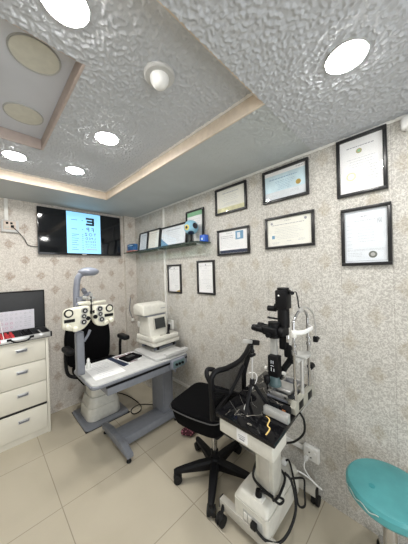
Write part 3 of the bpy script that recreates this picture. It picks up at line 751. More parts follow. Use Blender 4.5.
G().lathe([(0, -.006), (.045, -.004), (.05, 0), (0, 0)], (.638, 1.978, 1.486), 24).build('lamp_diffuser', M['white'], tb)
g = G(); g.box((.53, 1.95, 1.262), (.60, 2.01, 1.318), .010); g.tube([(.56, 1.98, 1.29), (.60, 1.97, 1.325), (.64, 1.965, 1.345)], .014, 10, 4); g.cyl((.595, 1.955, 1.35), (.595, 1.995, 1.372), .018, seg=16); g.build('phoropter_arm', M['greydark'], tb)
# instrument tray under the autorefractor
G().prism(roundpoly([(1.085, 1.705), (1.38, 1.705), (1.43, 1.76), (1.43, 2.13), (1.085, 2.13)], .03, 4), TZ, TZ+.022, 'z', .005).build('sliding_tray', M['greylight'], tb)
G().box((1.185, 1.688, TZ+.012), (1.440, 1.745, TZ+.046), .006).build('tray_bumper', M['greylight'], tb)

# ------------------------------------------------------------------ phoropter
ph = thing('phoropter', 'ivory phoropter with two lens batteries hanging before the black chair', 'phoropter', (.64, 1.93, 1.29))
Y0, Y1 = 1.905, 1.965
def battery(outline, feats, side):
    bd = G().prism(roundpoly(outline, .03, 5), Y0, Y1, 'y', .014, 3).build('lens_battery', M['phor'], ph)
    ring, rect, k1, k2, c1, c2, c3, oval = feats
    def at(p): return (p[0]*.988, p[1])
    for (p, r_) in ((c1, .025), (c2, .021), (c3, .024)):
        x, z = at(p)
        G().cyl((x, Y0-.010, z), (x, Y0+.002, z), r_, seg=24).build('dial', M['steelgrey'], bd)
        G().cyl((x, Y0-.013, z), (x, Y0-.009, z), r_*.72, seg=24).build('dial_face', M['black'], bd)
        G().cyl((x, Y0-.015, z), (x, Y0-.012, z), r_*.34, seg=16).build('dial_hub', M['alu'], bd)
    x, z = at(ring)
    G().tube([(x+.026*math.cos(2*PI*k/28), Y0-.002, z+.026*math.sin(2*PI*k/28)) for k in range(28)], .0062, 8, closed=True).build('sphere_ring', M['black'], bd)
    G().cyl((x, Y0-.008, z), (x, Y0+.002, z), .021, seg=24).build('ring_cover', M['phor'], bd)
    x, z = at(rect); G().box((x-.036, Y0-.004, z-.012), (x+.036, Y0+.002, z+.012), .002).build('readout_window', M['black'], bd)
    for p in (k1, k2):
        x, z = at(p); G().lathe([(0, .026), (.012, .026), (.020, .018), (.022, .004), (.022, 0), (0, 0)], (x, Y0, z), 20, Matrix.Rotation(PI/2, 3, 'X')).build('knob', M['phor'], bd)
    x, z = at(oval); G().cyl((x, Y0-.012, z), (x, Y0+.002, z), .016, seg=24).build('eye_aperture', M['black'], bd)
    x = (c2[0]+oval[0])/2
    G().cyl((x, Y1, oval[1]), (x, Y1+.015, oval[1]), .022, seg=20).build('patient_aperture', M['black'], bd)
battery([(.443, 1.225), (.531, 1.238), (.572, 1.245), (.627, 1.240), (.633, 1.123), (.580, 1.062), (.526, 1.050), (.451, 1.075), (.428, 1.096)],
        [(.479, 1.200), (.484, 1.143), (.471, 1.098), (.520, 1.076), (.591, 1.206), (.583, 1.164), (.581, 1.120), (.613, 1.143)], -1)
battery([(.647, 1.235), (.713, 1.235), (.815, 1.222), (.824, 1.105), (.784, 1.076), (.738, 1.054), (.672, 1.068), (.645, 1.121)],
        [(.786, 1.200), (.780, 1.143), (.751, 1.089), (.794, 1.099), (.705, 1.206), (.707, 1.163), (.717, 1.118), (.669, 1.146)], 1)
g = G(); g.box((.545, 1.915, 1.250), (.635, 1.955, 1.274), .008); g.box((.655, 1.915, 1.248), (.755, 1.955, 1.270), .008); g.box((.62, 1.92, 1.245), (.675, 1.955, 1.262), .004); g.build('bridge', M['phor'], ph)
g = G(); g.cyl((.640, 1.925, 1.17), (.640, 1.925, 1.31), .006, seg=12); g.box((.622, 1.905, 1.175), (.632, 1.915, 1.20)); g.box((.648, 1.905, 1.175), (.658, 1.915, 1.20)); g.box((.622, 1.905, 1.185), (.658, 1.913, 1.192)); g.build('pupil_scale', M['black'], ph)
g = G(); g.cyl((.645, 1.935, 1.26), (.645, 1.935, 1.335), .012, seg=16); g.box((.615, 1.92, 1.285), (.675, 1.955, 1.303), .006); g.cyl((.612, 1.94, 1.30), (.582, 1.94, 1.305), .013, seg=14); g.build('mount', M['steelgrey'], ph)
ph.location.x -= .012; ph.location.z += .008
g = G(); g.cyl((.556, 1.94, 1.262), (.520, 1.94, 1.262), .015, seg=16); g.build('levelling_knob', M['lampgrey'], ph)

# ------------------------------------------------------------------ autorefractor
ar = thing('autorefractor', 'cream autorefractor with a small screen and joystick on the grey table', 'autorefractor', (1.315, 2.025, TZ+.0225), math.radians(3))
def AR(g, nm, mt, par=None):     # built in the instrument's own axes, operator side toward -y
    return g.build(nm, mt, par or ar, None, local=True)
g = G(); g.prism(rrect(-.13, -.15, .12, .12, .02), .0, .012, 'z', .003); AR(g, 'foot_plate', M['steelgrey'])
for y in (-.12, .09): AR(G().box((-.14, y-.012, .012), (.13, y+.012, .032), .004), 'slide_rail', M['greydark'])
for x, y in ((-.10, -.12), (.10, -.12), (-.10, .09), (.10, .09)): AR(G().cyl((x, y, .012), (x, y, .064), .020, seg=16), 'rail_wheel', M['black'])
g = G(); g.prism(rrect(-.175, -.175, .150, .155, .022), .058, .096, 'z', .008, 3); g.prism(rrect(-.171, -.168, .146, .150, .022), .098, .142, 'z', .012, 3); AR(g, 'base', M['cream'])
g = G(); g.prism(rrect(-.176, -.176, .151, .156, .022), .094, .099, 'z'); AR(g, 'base_seam', M['creamdark'])
g = G(); g.prism([(-.105, .140), (.10, .140), (.09, .345), (-.07, .345)], -.165, .055, 'x', .012, 3); AR(g, 'body', M['cream'])
g = G(); g.prism(roundpoly([(-.085, .352), (.105, .352), (.110, .445), (.05, .470), (-.07, .452)], .02, 4), -.222, .065, 'x', .014, 3); AR(g, 'measuring_head', M['cream'])
g = G(); g.box((-.185, -.072, .338), (.045, .095, .356)); AR(g, 'neck_seam', M['greydark'])
tilt = Matrix.Rotation(math.radians(-10), 3, 'X')
g = G(); g.box((-.118, -.104, .205), (.022, -.088, .325), .005, mat=tilt); sc_ = AR(g, 'display', M['creamdark'])
g = G(); g.box((-.110, -.108, .213), (.012, -.100, .317), .001, mat=tilt); g.build('display_glass', M['smallscreen'], sc_, local=True)
g = G(); g.lathe([(.022, 0), (.015, .012), (.011, .02), (.013, .06), (.016, .088), (.010, .10), (0, .102)], (.035, -.125, .138), 18, Matrix.Rotation(.14, 3, 'Y')); AR(g, 'joystick', M['black'])
g = G(); g.cyl((-.06, -.135, .140), (-.06, -.135, .150), .012, seg=16); AR(g, 'button', M['creamdark'])
g = G(); g.box((-.02, -.0868, .405), (.035, -.0845, .411)); AR(g, 'printed_mark', M['ink'])
g = G(); g.box((-.14, .14, .20), (.02, .17, .26), .008); AR(g, 'chin_rest', M['offwhite'])
g = G(); g.box((-.1, .12, .15), (-.02, .165, .205), .006); AR(g, 'chin_rest_post', M['offwhite'])

# ------------------------------------------------------------------ things on the grey table
pf = thing('paper_form', 'white printed form in a clear sleeve at the left end of grey table', 'paper', (.71, 1.95, TZ+.0005))
G().prism([(.592, 1.765), (.822, 1.755), (.832, 2.125), (.602, 2.125)], TZ+.0006, TZ+.0026, 'z').build('sheet', M['paper'], pf)
rnd = random.Random(5)
for i in range(9):
    y = 2.08-.034*i; x = rnd.uniform(.622, .66); e = rnd.uniform(.70, .80)
    G().box((x, y-.002, TZ+.0026), (e, y+.002, TZ+.0030)).build('text_line', M['inksoft'], pf)
mg = thing('magazine', 'dark blue and white leaflet beside the printed form', 'leaflet', (.96, 1.98, TZ+.0005))
G().prism([(.845, 1.835), (1.05, 1.905), (1.055, 2.135), (.815, 2.125)], TZ+.0006, TZ+.005, 'z').build('cover', M['paper'], mg)
g = G(); g.prism([(.845, 1.835), (.90, 1.853), (.862, 2.127), (.815, 2.125)], TZ+.0051, TZ+.0056, 'z'); g.build('navy_band', M['navy'], mg)
prt = plain('grey_red_print', (.24, .18, .19), .6, var=.6, scale=60)
for a_, b_ in (((.875, 2.055), (.985, 2.11)), ((.92, 1.877), (1.0, 1.90)), ((1.0, 2.06), (1.045, 2.12))):
    G().box((*a_, TZ+.0051), (*b_, TZ+.0056)).build('printed_picture', prt, mg)
G().box((1.055-.012, 1.93, TZ+.0051), (1.052, 2.05, TZ+.0056)).build('navy_edge', M['navy'], mg)
tp = thing('phone', 'black folding case lying on the white leaflet', 'phone case', (.97, 1.985, TZ+.0058))
G().box((.895, 1.905, TZ+.0058), (1.055, 2.045, TZ+.022), .005, rz=math.radians(10)).build('case', M['blackmatte'], tp)
G().box((.935, 1.95, TZ+.0218), (1.01, 2.0, TZ+.0232), .001, rz=math.radians(10)).build('flap', M['charcoal'], tp)
bt = thing('eye_drop_bottle', 'small white dropper bottle at the foot of the grey pole', 'bottle', (.632, 2.05, TZ+.0005))
G().lathe([(0, 0), (.017, 0), (.019, .004), (.018, .040), (.012, .050), (.010, .054), (0, .054)], bt.location, 20).build('body', M['bottleglass'], bt)
G().lathe([(.010, .052), (.012, .054), (.011, .072), (.006, .084), (0, .085)], bt.location, 18).build('cap', M['white'], bt)
tag(G().tube([(1.12, 2.80, .006), (1.181, 2.755, .006), (1.228, 2.636, .006), (1.250, 2.453, .006), (1.238, 2.294, .006), (1.185, 2.22, .006), (1.116, 2.221, .006), (1.118, 2.293, .006), (1.183, 2.327, .013), (1.26, 2.298, .014), (1.363, 2.184, .006), (1.38, 2.14, .006)], .005, 8, 6).build('power_cable', M['rubber']), 'black cable lying in a loop on the floor under the grey table', 'cable')

# ------------------------------------------------------------------ office chair
HX, HY = 1.185, 1.125
oc = thing('office_chair', 'black mesh-back swivel office chair between the two instrument tables', 'office chair', (HX, HY, 0))
G().lathe([(0, .055), (.045, .055), (.05, .07), (.045, .115), (.032, .14), (0, .14)], oc.location, 24).build('hub', M['black'], oc)
G().cyl((HX, HY, .135), (HX, HY, .19), .026, seg=18).build('gas_lift_sleeve', M['black'], oc)
G().cyl((HX, HY, .13), (HX, HY, .38), .019, seg=18).build('gas_lift', M['chrome'], oc)
for k in range(5):
    a = math.radians(145+72*k); c, s = math.cos(a), math.sin(a); R = .285
    def W(r_, l, z): return (HX+r_*c-l*s, HY+r_*s+l*c, z)
    g = G()
    secs = [(.03, .030, .068, .128), (.12, .028, .072, .122), (.22, .024, .076, .108), (R-.005, .020, .076, .098), (R+.015, .012, .078, .092)]
    rings = []
    for r_, w, z0, z1 in secs:
        rings.append([g.bm.verts.new(W(r_, l*w, z)) for l, z in ((-1, z0), (1, z0), (1, z1-.012), (.6, z1), (-.6, z1), (-1, z1-.012))])
    for p, q in zip(rings, rings[1:]):
        for i in range(6): g.bm.faces.new((p[i], p[(i+1) % 6], q[(i+1) % 6], q[i]))
    g.bm.faces.new(rings[0]); g.bm.faces.new(rings[-1])
    lg = g.build('leg', M['black'], oc)
    g = G(); g.cyl(W(R, 0, .055), W(R, 0, .082), .010, seg=12); ax = W(R-.012, 0, .031)
    for sgn in (-1, 1):
        p0 = W(R-.012, sgn*.008, .031); p1 = W(R-.012, sgn*.026, .031); g.cyl(p0, p1, .030, seg=22)
    g.sphere(W(R-.008, 0, .040), .028, (1, 1, 1), 16, 10)
    g.build('caster', M['rubber'], lg)
G().box((HX-.10, HY-.12, .365), (HX+.08, HY+.10, .398), .012).build('seat_mechanism', M['black'], oc)
SX = 1.150
sa = math.radians(13)
def sr(x, y): return (1.178+x*math.cos(sa)-y*math.sin(sa), 1.20+x*math.sin(sa)+y*math.cos(sa))
st = [sr(*p) for p in ((-.205, -.22), (.205, -.22), (.22, 0), (.20, .215), (-.20, .215), (-.22, 0))]
lo = [sr(*p) for p in ((-.18, -.20), (.18, -.20), (.19, 0), (.17, .18), (-.17, .18), (-.19, 0))]
g = G(); g.prism(roundpoly(lo, .085, 6), .395, .545, 'z', .030, 4, shrink=roundpoly(st, .085, 6)); se = g.build('seat', M['blackmatte'], oc)
pp_ = [sr(*p) for p in roundpoly([(-.205, -.22), (.205, -.22), (.22, 0), (.20, .215), (-.20, .215), (-.22, 0)], .085, 6)]
G().tube([(x, y, .518) for x, y in pp_], .004, 6, closed=True).build('piping', plain('grey_piping', (.06, .06, .06), .6), se)
# backrest: curved frame with mesh, leaning on a spine behind the seat
def bk(x, z):            # shallow curve, wrapped forward at the sides
    u = (x-1.14)/.22
    return (x, .885+.035*u*u-.06*(z-.70), z)
oline = [(.952, .62), (.948, .74), (.940, .82), (.942, .875), (.962, .902), (.99, .905), (1.045, .900), (1.12, .903), (1.19, .910), (1.26, .932), (1.325, .965), (1.350, .958), (1.335, .918), (1.275, .862), (1.240, .80), (1.245, .70), (1.262, .62), (1.20, .585), (1.02, .585)]
fr_ = G().tube([bk(x, z) for x, z in oline], .016, 10, closed=True).build('back_frame', M['black'], oc)
g = G(); cxm = sum(p[0] for p in oline)/len(oline); czm = sum(p[1] for p in oline)/len(oline)
N = len(oline); prev = None; rings = []
for t_ in (1, .66, .33):
    rings.append([g.bm.verts.new(bk(cxm+(x-cxm)*t_, czm+(z-czm)*t_)) for x, z in oline])
cv = g.bm.verts.new(bk(cxm, czm))
for a_, b_ in zip(rings, rings[1:]):
    for i in range(N): g.bm.faces.new((a_[i], a_[(i+1) % N], b_[(i+1) % N], b_[i]))
for i in range(N): g.bm.faces.new((rings[-1][i], rings[-1][(i+1) % N], cv))
g.build('mesh_back', M['meshfab'], oc)
g = G(); 
for a_, b_ in (((.955, .66), (1.21, .87)), ((.95, .80), (1.24, .66))):
    p, q = bk(*a_), bk(*b_); g.tube([(p[0], p[1]-.012, p[2]), ((p[0]+q[0])/2, (p[1]+q[1])/2-.03, (p[2]+q[2])/2), (q[0], q[1]-.012, q[2])], .012, 8, 5)
g.build('lumbar_brace', M['black'], oc)
g = G(); g.tube([(1.13, 1.02, .435), (1.13, .90, .43), (1.13, .855, .48), (1.13, .85, .62), (1.125, .848, .72)], .020, 10, 5); g.build('back_spine', M['black'], oc)
lp = G(); lp.tube([(.955, .905, .80), (.945, .92, .84), (.945, .945, .875), (.965, .955, .90), (.995, .925, .895)], .014, 8, 5); lp.build('side_loop', M['black'], oc)
# folded floral cloth on the floor below the seat
cl = G(); cl.sphere((1.335, 1.565, .034), .065, (1.0, .75, .5)); cl.sphere((1.375, 1.60, .03), .05, (1, .8, .5)); cl.sphere((1.30, 1.60, .03), .045, (1, .8, .55))
tag(cl.build('cloth_bundle', M['floral']), 'dark red floral cloth bundle on the floor below the office chair seat', 'cloth')

# ------------------------------------------------------------------ slit lamp table
SZ = .76
sl = thing('slit_lamp_table', 'cream wheeled instrument stand with a black marbled glass top', 'instrument stand', (1.2, .66, 0))
TOP = [(.859, .468), (1.30, .492), (1.452, .54), (1.452, .85), (1.16, .822), (.855, .797)]
G().prism(roundpoly(TOP, .006, 4), SZ-.022, SZ, 'z', .004).build('tabletop', M['marble'], sl)
g = G(); g.tube([(x, y, SZ+.0004) for x, y in ((1.001, .587), (.987, .560), (.945, .548), (.930, .528), (.884, .522))], .0034, 6, 3)
for v in g.bm.verts: v.co.z = SZ+.0003+(v.co.z-SZ)*.12
for pts in (((.985, .81), (.938, .728), (.916, .68), (.93, .655)), ((1.069, .80), (1.02, .745), (.988, .699), (.945, .66)), ((1.10, .74), (1.05, .70), (1.03, .66)), ((1.06, .60), (1.02, .62), (.985, .60))):
    gw = G(); gw.tube([(x, y, SZ+.0004) for x, y in pts], .0007, 6, 4)
    for v in gw.bm.verts: v.co.z = SZ+.0003+(v.co.z-SZ)*.12
    gw.build('white_vein', plain('white_vein', (.16, .155, .14), .35) if 'white_vein' not in bpy.data.materials else bpy.data.materials['white_vein'], sl)
g.build('gold_vein', plain('gold_vein', (.72, .52, .18), .4), sl)
AP = [(.870, .482), (1.02, .490), (1.02, .795), (.868, .785)]
G().prism(roundpoly(AP, .008, 3), SZ-.098, SZ-.023, 'z', .003).build('apron', M['cream'], sl)
G().box((.99, .51, SZ-.07), (1.40, .80, SZ-.023), .004).build('under_frame', M['steelgrey'], sl)
lb = G().box((.8660, .612, SZ-.086), (.8695, .672, SZ-.030)).build('sticker', M['paper'], sl)
g = G(); 
for i, z in enumerate((.697, .705)): g.box((.8654, .622, z-.002), (.8662, .662, z+.001))
g.box((.8654, .627, .684), (.8662, .657, .6905)); g.build('printed_text', M['ink'], lb)
# base box, feet, two-tone column with under-table shade put into its cream
g = G(); g.box((1.085, .605, .22), (1.185, .712, SZ-.06), .004); co = g.build('column', plain('shaded_cream_steel', (.55, .54, .48), .4), sl)
g = G(); g.box((1.081, .625, .22), (1.086, .69, SZ-.09), .001); g.build('column_panel', M['creamdark'], co)
g = G(); bp = rrect(1.0, .595, 1.40, .812, .02); bt_ = rrect(1.03, .612, 1.40, .795, .03)
g.prism(bp, .095, .205, 'z', 0); g.prism(bp, .205, .245, 'z', .012, 3, shrink=bt_); bs = g.build('base_box', M['cream'], sl)
g = G(); g.box((.9985, .625, .118), (1.0015, .745, .178), .001); g.build('connector_panel', M['steelgrey'], bs)
for y in (.728, .700): G().box((.9955, y-.011, .128), (.9995, y+.011, .166), .001).build('power_switch', M['offwhite'], bs)
G().cyl((.9965, .66, .10), (.9995, .66, .10), .005, seg=10).build('screw', M['black'], bs)
G().box((1.035, .645, .243), (1.075, .705, .256), .003).build('top_outlet', M['offwhite'], bs)
for x, nm in ((1.012, 0), (1.46, 1)):
    g = G(); y1, y0 = (.915, .43) if not nm else (.90, .515)
    if nm: G().box((x-.021, y0-.006, .065), (x+.021, y0+.002, .119), .003).build('end_cap', M['rubber'], sl)
    g.box((x-.02, y0, .066), (x+.02, y1, .118), .003); fb = g.build('foot_beam', M['creamdark'], sl)
    G().box((x-.021, y1-.002, .065), (x+.021, y1+.006, .119), .003).build('end_cap', M['rubber'], fb)
    for y in ((.885, .46) if not nm else (.865, .525)):
        g = G(); dx = -.042 if not nm else .012; dy = 0
        cxx = x+dx
        g.cyl((cxx, y-.022, .030), (cxx, y-.005, .030), .030, seg=24); g.cyl((cxx, y+.005, .030), (cxx, y+.022, .030), .030, seg=24); g.cyl((cxx, y-.006, .030), (cxx, y+.006, .030), .014, seg=16)
        g.sphere((cxx, y, .042), .026, (1, .9, .9), 16, 10); g.cyl((cxx+.005, y, .06), (x-.012 if not nm else x, y, .10), .010, seg=10); g.build('caster', M['rubber'], fb)
g = G(); g.box((1.02, .62, .06), (1.445, .66, .096)); g.box((1.02, .74, .06), (1.445, .78, .096)); g.build('cross_bar', M['creamdark'], sl)
# cords around the column
cd = thing('power_cable', 'black cord wound round the cream column with a plug on the base', 'cable', (1.1, .6, .25))
G().cyl((1.055, .678, .2565), (1.055, .678, .285), .019, r2=.015, seg=18).build('plug', M['black'], cd)
G().tube([(1.055, .675, .278), (1.06, .655, .288), (1.08, .62, .272), (1.09, .575, .255), (1.12, .565, .262), (1.10, .595, .275)], .0058, 8, 6).build('lead', M['rubber'], cd)
g = G(); g.tube([(1.074, .60, .285), (1.072, .66, .290), (1.074, .722, .32), (1.13, .730, .37), (1.196, .722, .37), (1.20, .63, .345), (1.196, .592, .31), (1.13, .588, .275), (1.09, .592, .268), (1.07, .60, .272)], .007, 8, 6); g.build('coil', M['rubber'], cd)
g = G(); g.tube([(1.196, .592, .34), (1.21, .56, .30), (1.18, .525, .21), (1.11, .525, .15), (1.04, .55, .115), (1.0, .60, .115), (.985, .635, .135), (.985, .66, .150)], .007, 8, 6); g.box((.972, .652, .136), (.998, .684, .166), .005); g.build('mains_lead', M['rubber'], cd)
c2 = thing('power_cable', 'black cord hanging from the right side of the marbled table top', 'cable', (1.2, .5, .5))
G().tube([(1.17, .487, .74), (1.18, .470, .70), (1.185, .475, .63), (1.20, .53, .55), (1.24, .60, .48), (1.26, .65, .43), (1.27, .68, .38)], .0055, 8, 6).build('lead', M['rubber'], c2)
c3 = thing('power_cable', 'black plug with cord looping behind the cream base box', 'cable', (1.36, .66, .3))
G().box((1.335, .655, .246), (1.375, .685, .275), .005).build('power_strip_plug', M['white'], c3)
G().tube([(1.355, .66, .272), (1.34, .63, .29), (1.30, .58, .20), (1.27, .55, .13), (1.31, .53, .11), (1.36, .55, .14), (1.38, .56, .20), (1.30, .575, .25), (1.23, .58, .29)], .0058, 8, 6).build('lead', M['rubber'], c3)

# ------------------------------------------------------------------ slit lamp on that table
lm = thing('slit_lamp', 'black and chrome slit lamp microscope with chin rest on the marbled top', 'slit lamp', (1.23, .62, SZ))
g = G(); g.box((1.165, .550, SZ+.001), (1.405, .675, SZ+.014), .004); g.build('base_plate', M['greydark'], lm)
for y in (.565, .66): G().cyl((1.165, y, SZ+.030), (1.41, y, SZ+.030), .006, seg=12).build('guide_rail', M['chrome'], lm)
for x in (1.175, 1.398): G().box((x-.008, .555, SZ+.012), (x+.008, .67, SZ+.040), .004).build('rail_block', M['alu'], lm)
G().box((1.195, .545, SZ+.037), (1.29, .665, SZ+.060), .008, seg=3).build('cross_slide', M['alu'], lm)
jb = G().lathe([(0, 0), (.036, 0), (.036, .02), (.028, .035), (.026, .088), (0, .09)], (1.21, .645, SZ+.059), 24).build('joystick_base', M['tealgrey'], lm)
g = G(); g.cyl((1.165, .665, SZ+.045), (1.160, .668, SZ+.085), .007, seg=12); g.build('joystick_stem', M['chrome'], lm)
g = G(); g.lathe([(0, 0), (.012, 0), (.018, .012), (.018, .034), (.012, .046), (0, .05)], (1.160, .668, SZ+.080), 18); g.build('joystick', M['black'], lm)
g = G(); g.box((1.190, .620, SZ+.145), (1.212, .660, SZ+.40), .006); g.build('microscope_arm', M['steelgrey'], lm)
bx = G().box((1.158, .600, .885), (1.212, .662, 1.005), .008).build('control_box', M['black'], lm)
g = G()
for z0, z1, y in ((.962, .980, .638), (.962, .980, .626), (.920, .940, .638), (.920, .936, .622)): g.box((1.1570, y-.0018, z0), (1.1582, y+.0018, z1))
g.box((1.1570, .622, .949), (1.1582, .642, .952)); g.build('printed_mark', M['papergrey'], bx)
for y in (.585, .676): G().cyl((1.185, y, .915), (1.185, y+(.016 if y > .63 else -.016), .915), .010, seg=14).build('lever', M['offwhite'], lm)
# microscope with two eyepieces toward the operator (+y)
g = G(); g.box((1.165, .605, 1.115), (1.245, .700, 1.165), .012, seg=3); g.cyl((1.205, .60, 1.14), (1.205, .575, 1.14), .028, seg=20); g.cyl((1.205, .640, 1.10), (1.205, .640, 1.19), .033, seg=20); mi = g.build('microscope', M['black'], lm)
for x in (1.175, 1.237):
    g = G(); g.cyl((x, .695, 1.142), (x, .735, 1.145), .019, seg=18); g.cyl((x, .733, 1.145), (x, .765, 1.147), .022, r2=.018, seg=18); g.build('eyepiece', M['black'], mi)
    G().cyl((x, .762, 1.147), (x, .768, 1.1475), .0165, seg=18).build('eyepiece_ring', M['alu'], mi)
G().cyl((1.155, .645, 1.125), (1.135, .645, 1.125), .013, seg=14).build('magnification_knob', M['black'], mi)
# illumination tower
g = G(); g.box((1.222, .578, 1.03), (1.272, .622, 1.20), .008); g.cyl((1.247, .60, 1.16), (1.247, .60, 1.27), .034, seg=20); g.build('illumination_tower', M['black'], lm)
g = G(); g.box((1.212, .565, 1.265), (1.286, .635, 1.376), .008, seg=2); g.cyl((1.249, .60, 1.37), (1.249, .60, 1.388), .034, seg=20); g.cyl((1.235, .645, 1.275), (1.235, .622, 1.275), .020, seg=16); g.build('lamp_housing', M['black'], lm)
G().cyl((1.2108, .61, 1.345), (1.2122, .61, 1.345), .005, seg=10).build('lamp_housing_screw', M['white'], lm)
g = G(); g.cyl((1.235, .640, 1.262), (1.235, .690, 1.262), .017, seg=14); g.cyl((1.23, .63, 1.205), (1.225, .69, 1.208), .006, seg=10); g.build('slit_width_knob', M['black'], lm)
g = G(); g.box((1.235, .56, .985), (1.275, .60, 1.05), .008); g.tube([(1.25, .58, 1.05), (1.26, .57, .98), (1.245, .60, .92), (1.225, .63, .86)], .018, 10, 5); g.build('illumination_arm', M['black'], lm)
g = G(); g.cyl((1.255, .545, .965), (1.255, .575, .965), .014, seg=14); g.build('centring_screw', M['black'], lm)
g = G(); g.box((1.205, .56, 1.085), (1.235, .575, 1.125), .002, rz=.5); g.build('mirror', M['chrome'], lm)
# chin rest frame on the patient side
PX0, PX1, PY = 1.125, 1.318, .488
g = G(); g.tube([(PX0, PY, .845), (PX0-.001, PY, 1.0), (PX0-.003, PY, 1.20), (PX0+.012, PY, 1.235), (PX0+.05, PY, 1.262), (1.21, PY, 1.272), (PX1-.05, PY, 1.262), (PX1-.018, PY, 1.235), (PX1-.010, PY, 1.20), (PX1-.005, PY, 1.0), (PX1, PY, .845)], .0070, 12, 5); hf = g.build('headrest_frame', M['chrome'], lm)
for x in (PX0, PX1):
    G().cyl((x, PY, .80), (x, PY, .93), .0095, seg=16).build('upright_sleeve', M['chrome'], hf)
    G().cyl((x, PY, 1.06), (x, PY, 1.078), .0135, seg=16).build('clamp_ring', M['chrome'], hf); G().cyl((x, PY, 1.10), (x, PY, 1.11), .0135, seg=16).build('clamp_ring', M['chrome'], hf)
g = G(); g.tube([(PX0-.012, PY+.004, 1.172), (PX0+.03, PY-.034, 1.172), (1.21, PY-.044, 1.174), (PX1-.04, PY-.034, 1.172), (PX1+.004, PY+.004, 1.17)], .006, 8, 5)
for v in g.bm.verts: v.co.z = 1.172+(v.co.z-1.172)*1.9
g.build('forehead_band', M['white'], hf)
g = G(); g.box((PX0-.012, PY-.012, 1.142), (PX0+.012, PY+.014, 1.188), .010, seg=3); g.build('band_end', M['offwhite'], hf)
g = G(); g.box((PX0+.012, PY-.012, 1.010), (PX1-.012, PY+.012, 1.026), .005); g.box((1.175, PY-.04, 1.024), (1.25, PY+.035, 1.040), .008, seg=3); g.build('chin_rest', M['steelgrey'], hf)
g = G(); g.cyl((PX1+.008, PY, .93), (PX1+.045, PY, .93), .017, seg=16); g.build('height_knob', M['black'], hf)
G().box((1.195, PY-.014, 1.262), (1.228, PY+.014, 1.290), .006).build('frame_top_clamp', M['alu'], hf)
g = G(); g.cyl((1.215, PY, .79), (1.215, PY, 1.02), .009, seg=14); g.build('chin_rest_screw', M['alu'], hf)
g = G(); g.prism([(1.095, .765), (1.36, .765), (1.365, .80), (1.34, .825), (1.105, .825), (1.085, .80)], PY-.014, PY+.014, 'y', .003); g.box((1.17, PY, .7615), (1.20, .585, .775)); g.box((1.33, PY, .7615), (1.37, .585, .775)); g.build('chin_rest_bracket', plain('beige_metal', (.34, .33, .28), .4), lm)
for x in (1.16, 1.28): G().box((x-.028, PY-.0155, .775), (x+.028, PY-.0135, .815), .002).build('bracket_slot', M['black'], lm)
# lamp lead and fixation light
g = G(); g.tube([(1.286, .56, 1.36), (1.26, .53, 1.365), (1.20, .50, 1.36), (1.19, .49, 1.33), (1.19, .487, 1.295), (1.205, .487, 1.288)], .0035, 6, 6); g.cyl((1.27, .57, 1.358), (1.225, .535, 1.362), .011, seg=12); g.build('lamp_lead', M['black'], lm)
g = G(); g.tube([(1.212, PY, 1.285), (1.28, PY-.006, 1.28), (1.35, PY-.012, 1.245), (1.375, PY-.016, 1.19), (1.382, PY-.018, 1.125), (1.381, PY-.018, 1.09)], .0045, 8, 6); fx = g.build('fixation_arm', M['alu'], lm)
g = G(); g.box((1.366, PY-.03, 1.065), (1.396, PY-.005, 1.098), .005); g.cyl((1.392, PY-.018, 1.08), (1.42, PY-.018, 1.078), .010, seg=12); g.build('fixation_light', M['black'], fx)
# loose items on the marbled top
pw = thing('metal_case', 'slim silver metal case standing on the right front of marbled top', 'case', (1.018, .54, SZ+.0008))
g = G(); g.box((1.006, .476, SZ+.0008), (1.034, .606, SZ+.042), .003); g.build('body', M['alu'], pw)
g = G(); g.box((1.003, .482, SZ+.006), (1.0065, .600, SZ+.036), .001); g.build('front_panel', M['steelgrey'], pw)
ps = thing('power_adapter', 'small orange-brown and black connector block behind the silver case', 'connector', (1.07, .52, SZ+.0008))
G().box((1.05, .495, SZ+.0008), (1.09, .535, SZ+.045), .005).build('body', M['black'], ps)
G().box((1.048, .508, SZ+.02), (1.0505, .525, SZ+.038), .002).build('orange_tab', plain('orange_brown_plastic', (.45, .16, .06), .4), ps)

tr = thing('phone_tripod', 'small black tripod with a phone clamp on the marbled top', 'tripod', (.985, .665, SZ))
T0 = Vector((.995, .662, .90))
G().cyl(T0, (T0.x+.004, T0.y, .925), .012, seg=14).build('collar', M['black'], tr)
for f in ((.935, .668), (1.065, .60), (1.06, .735)):
    lg = G().cyl((f[0]+(T0.x-f[0])*.02, f[1]+(T0.y-f[1])*.02, SZ+.006), (T0.x+(f[0]-T0.x)*.12, T0.y+(f[1]-T0.y)*.12, .895), .009, seg=10).build('leg', M['black'], tr)
    G().sphere((f[0], f[1], SZ+.009), .0085, (1, 1, 1), 12, 8).build('foot', M['rubber'], lg)
G().cyl((T0.x+.003, T0.y, .92), (T0.x+.008, T0.y, 1.062), .0055, seg=12).build('stem', M['alu'], tr)
g = G(); g.sphere((T0.x+.008, T0.y, 1.070), .014, (1, 1, 1), 14, 10); g.cyl((T0.x+.008, T0.y, 1.078), (T0.x+.008, T0.y, 1.10), .009, seg=12); g.box((T0.x-.012, T0.y-.01, 1.042), (T0.x+.030, T0.y+.01, 1.056), .003); g.build('ball_head', M['black'], tr)
g = G(); g.box((.985, .648, 1.098), (1.062, .672, 1.124), .004, mat=Matrix.Rotation(.28, 3, 'Y')); g.build('phone_clamp', M['black'], tr)
g = G(); g.box((.935, .648, 1.122), (.992, .672, 1.140), .003, mat=Matrix.Rotation(.28, 3, 'Y')); g.build('clamp_plate', M['alu'], tr)
ec = thing('earphone_cable', 'thin white cable hanging on the black tripod and curling over the table', 'cable', (.99, .66, .93))
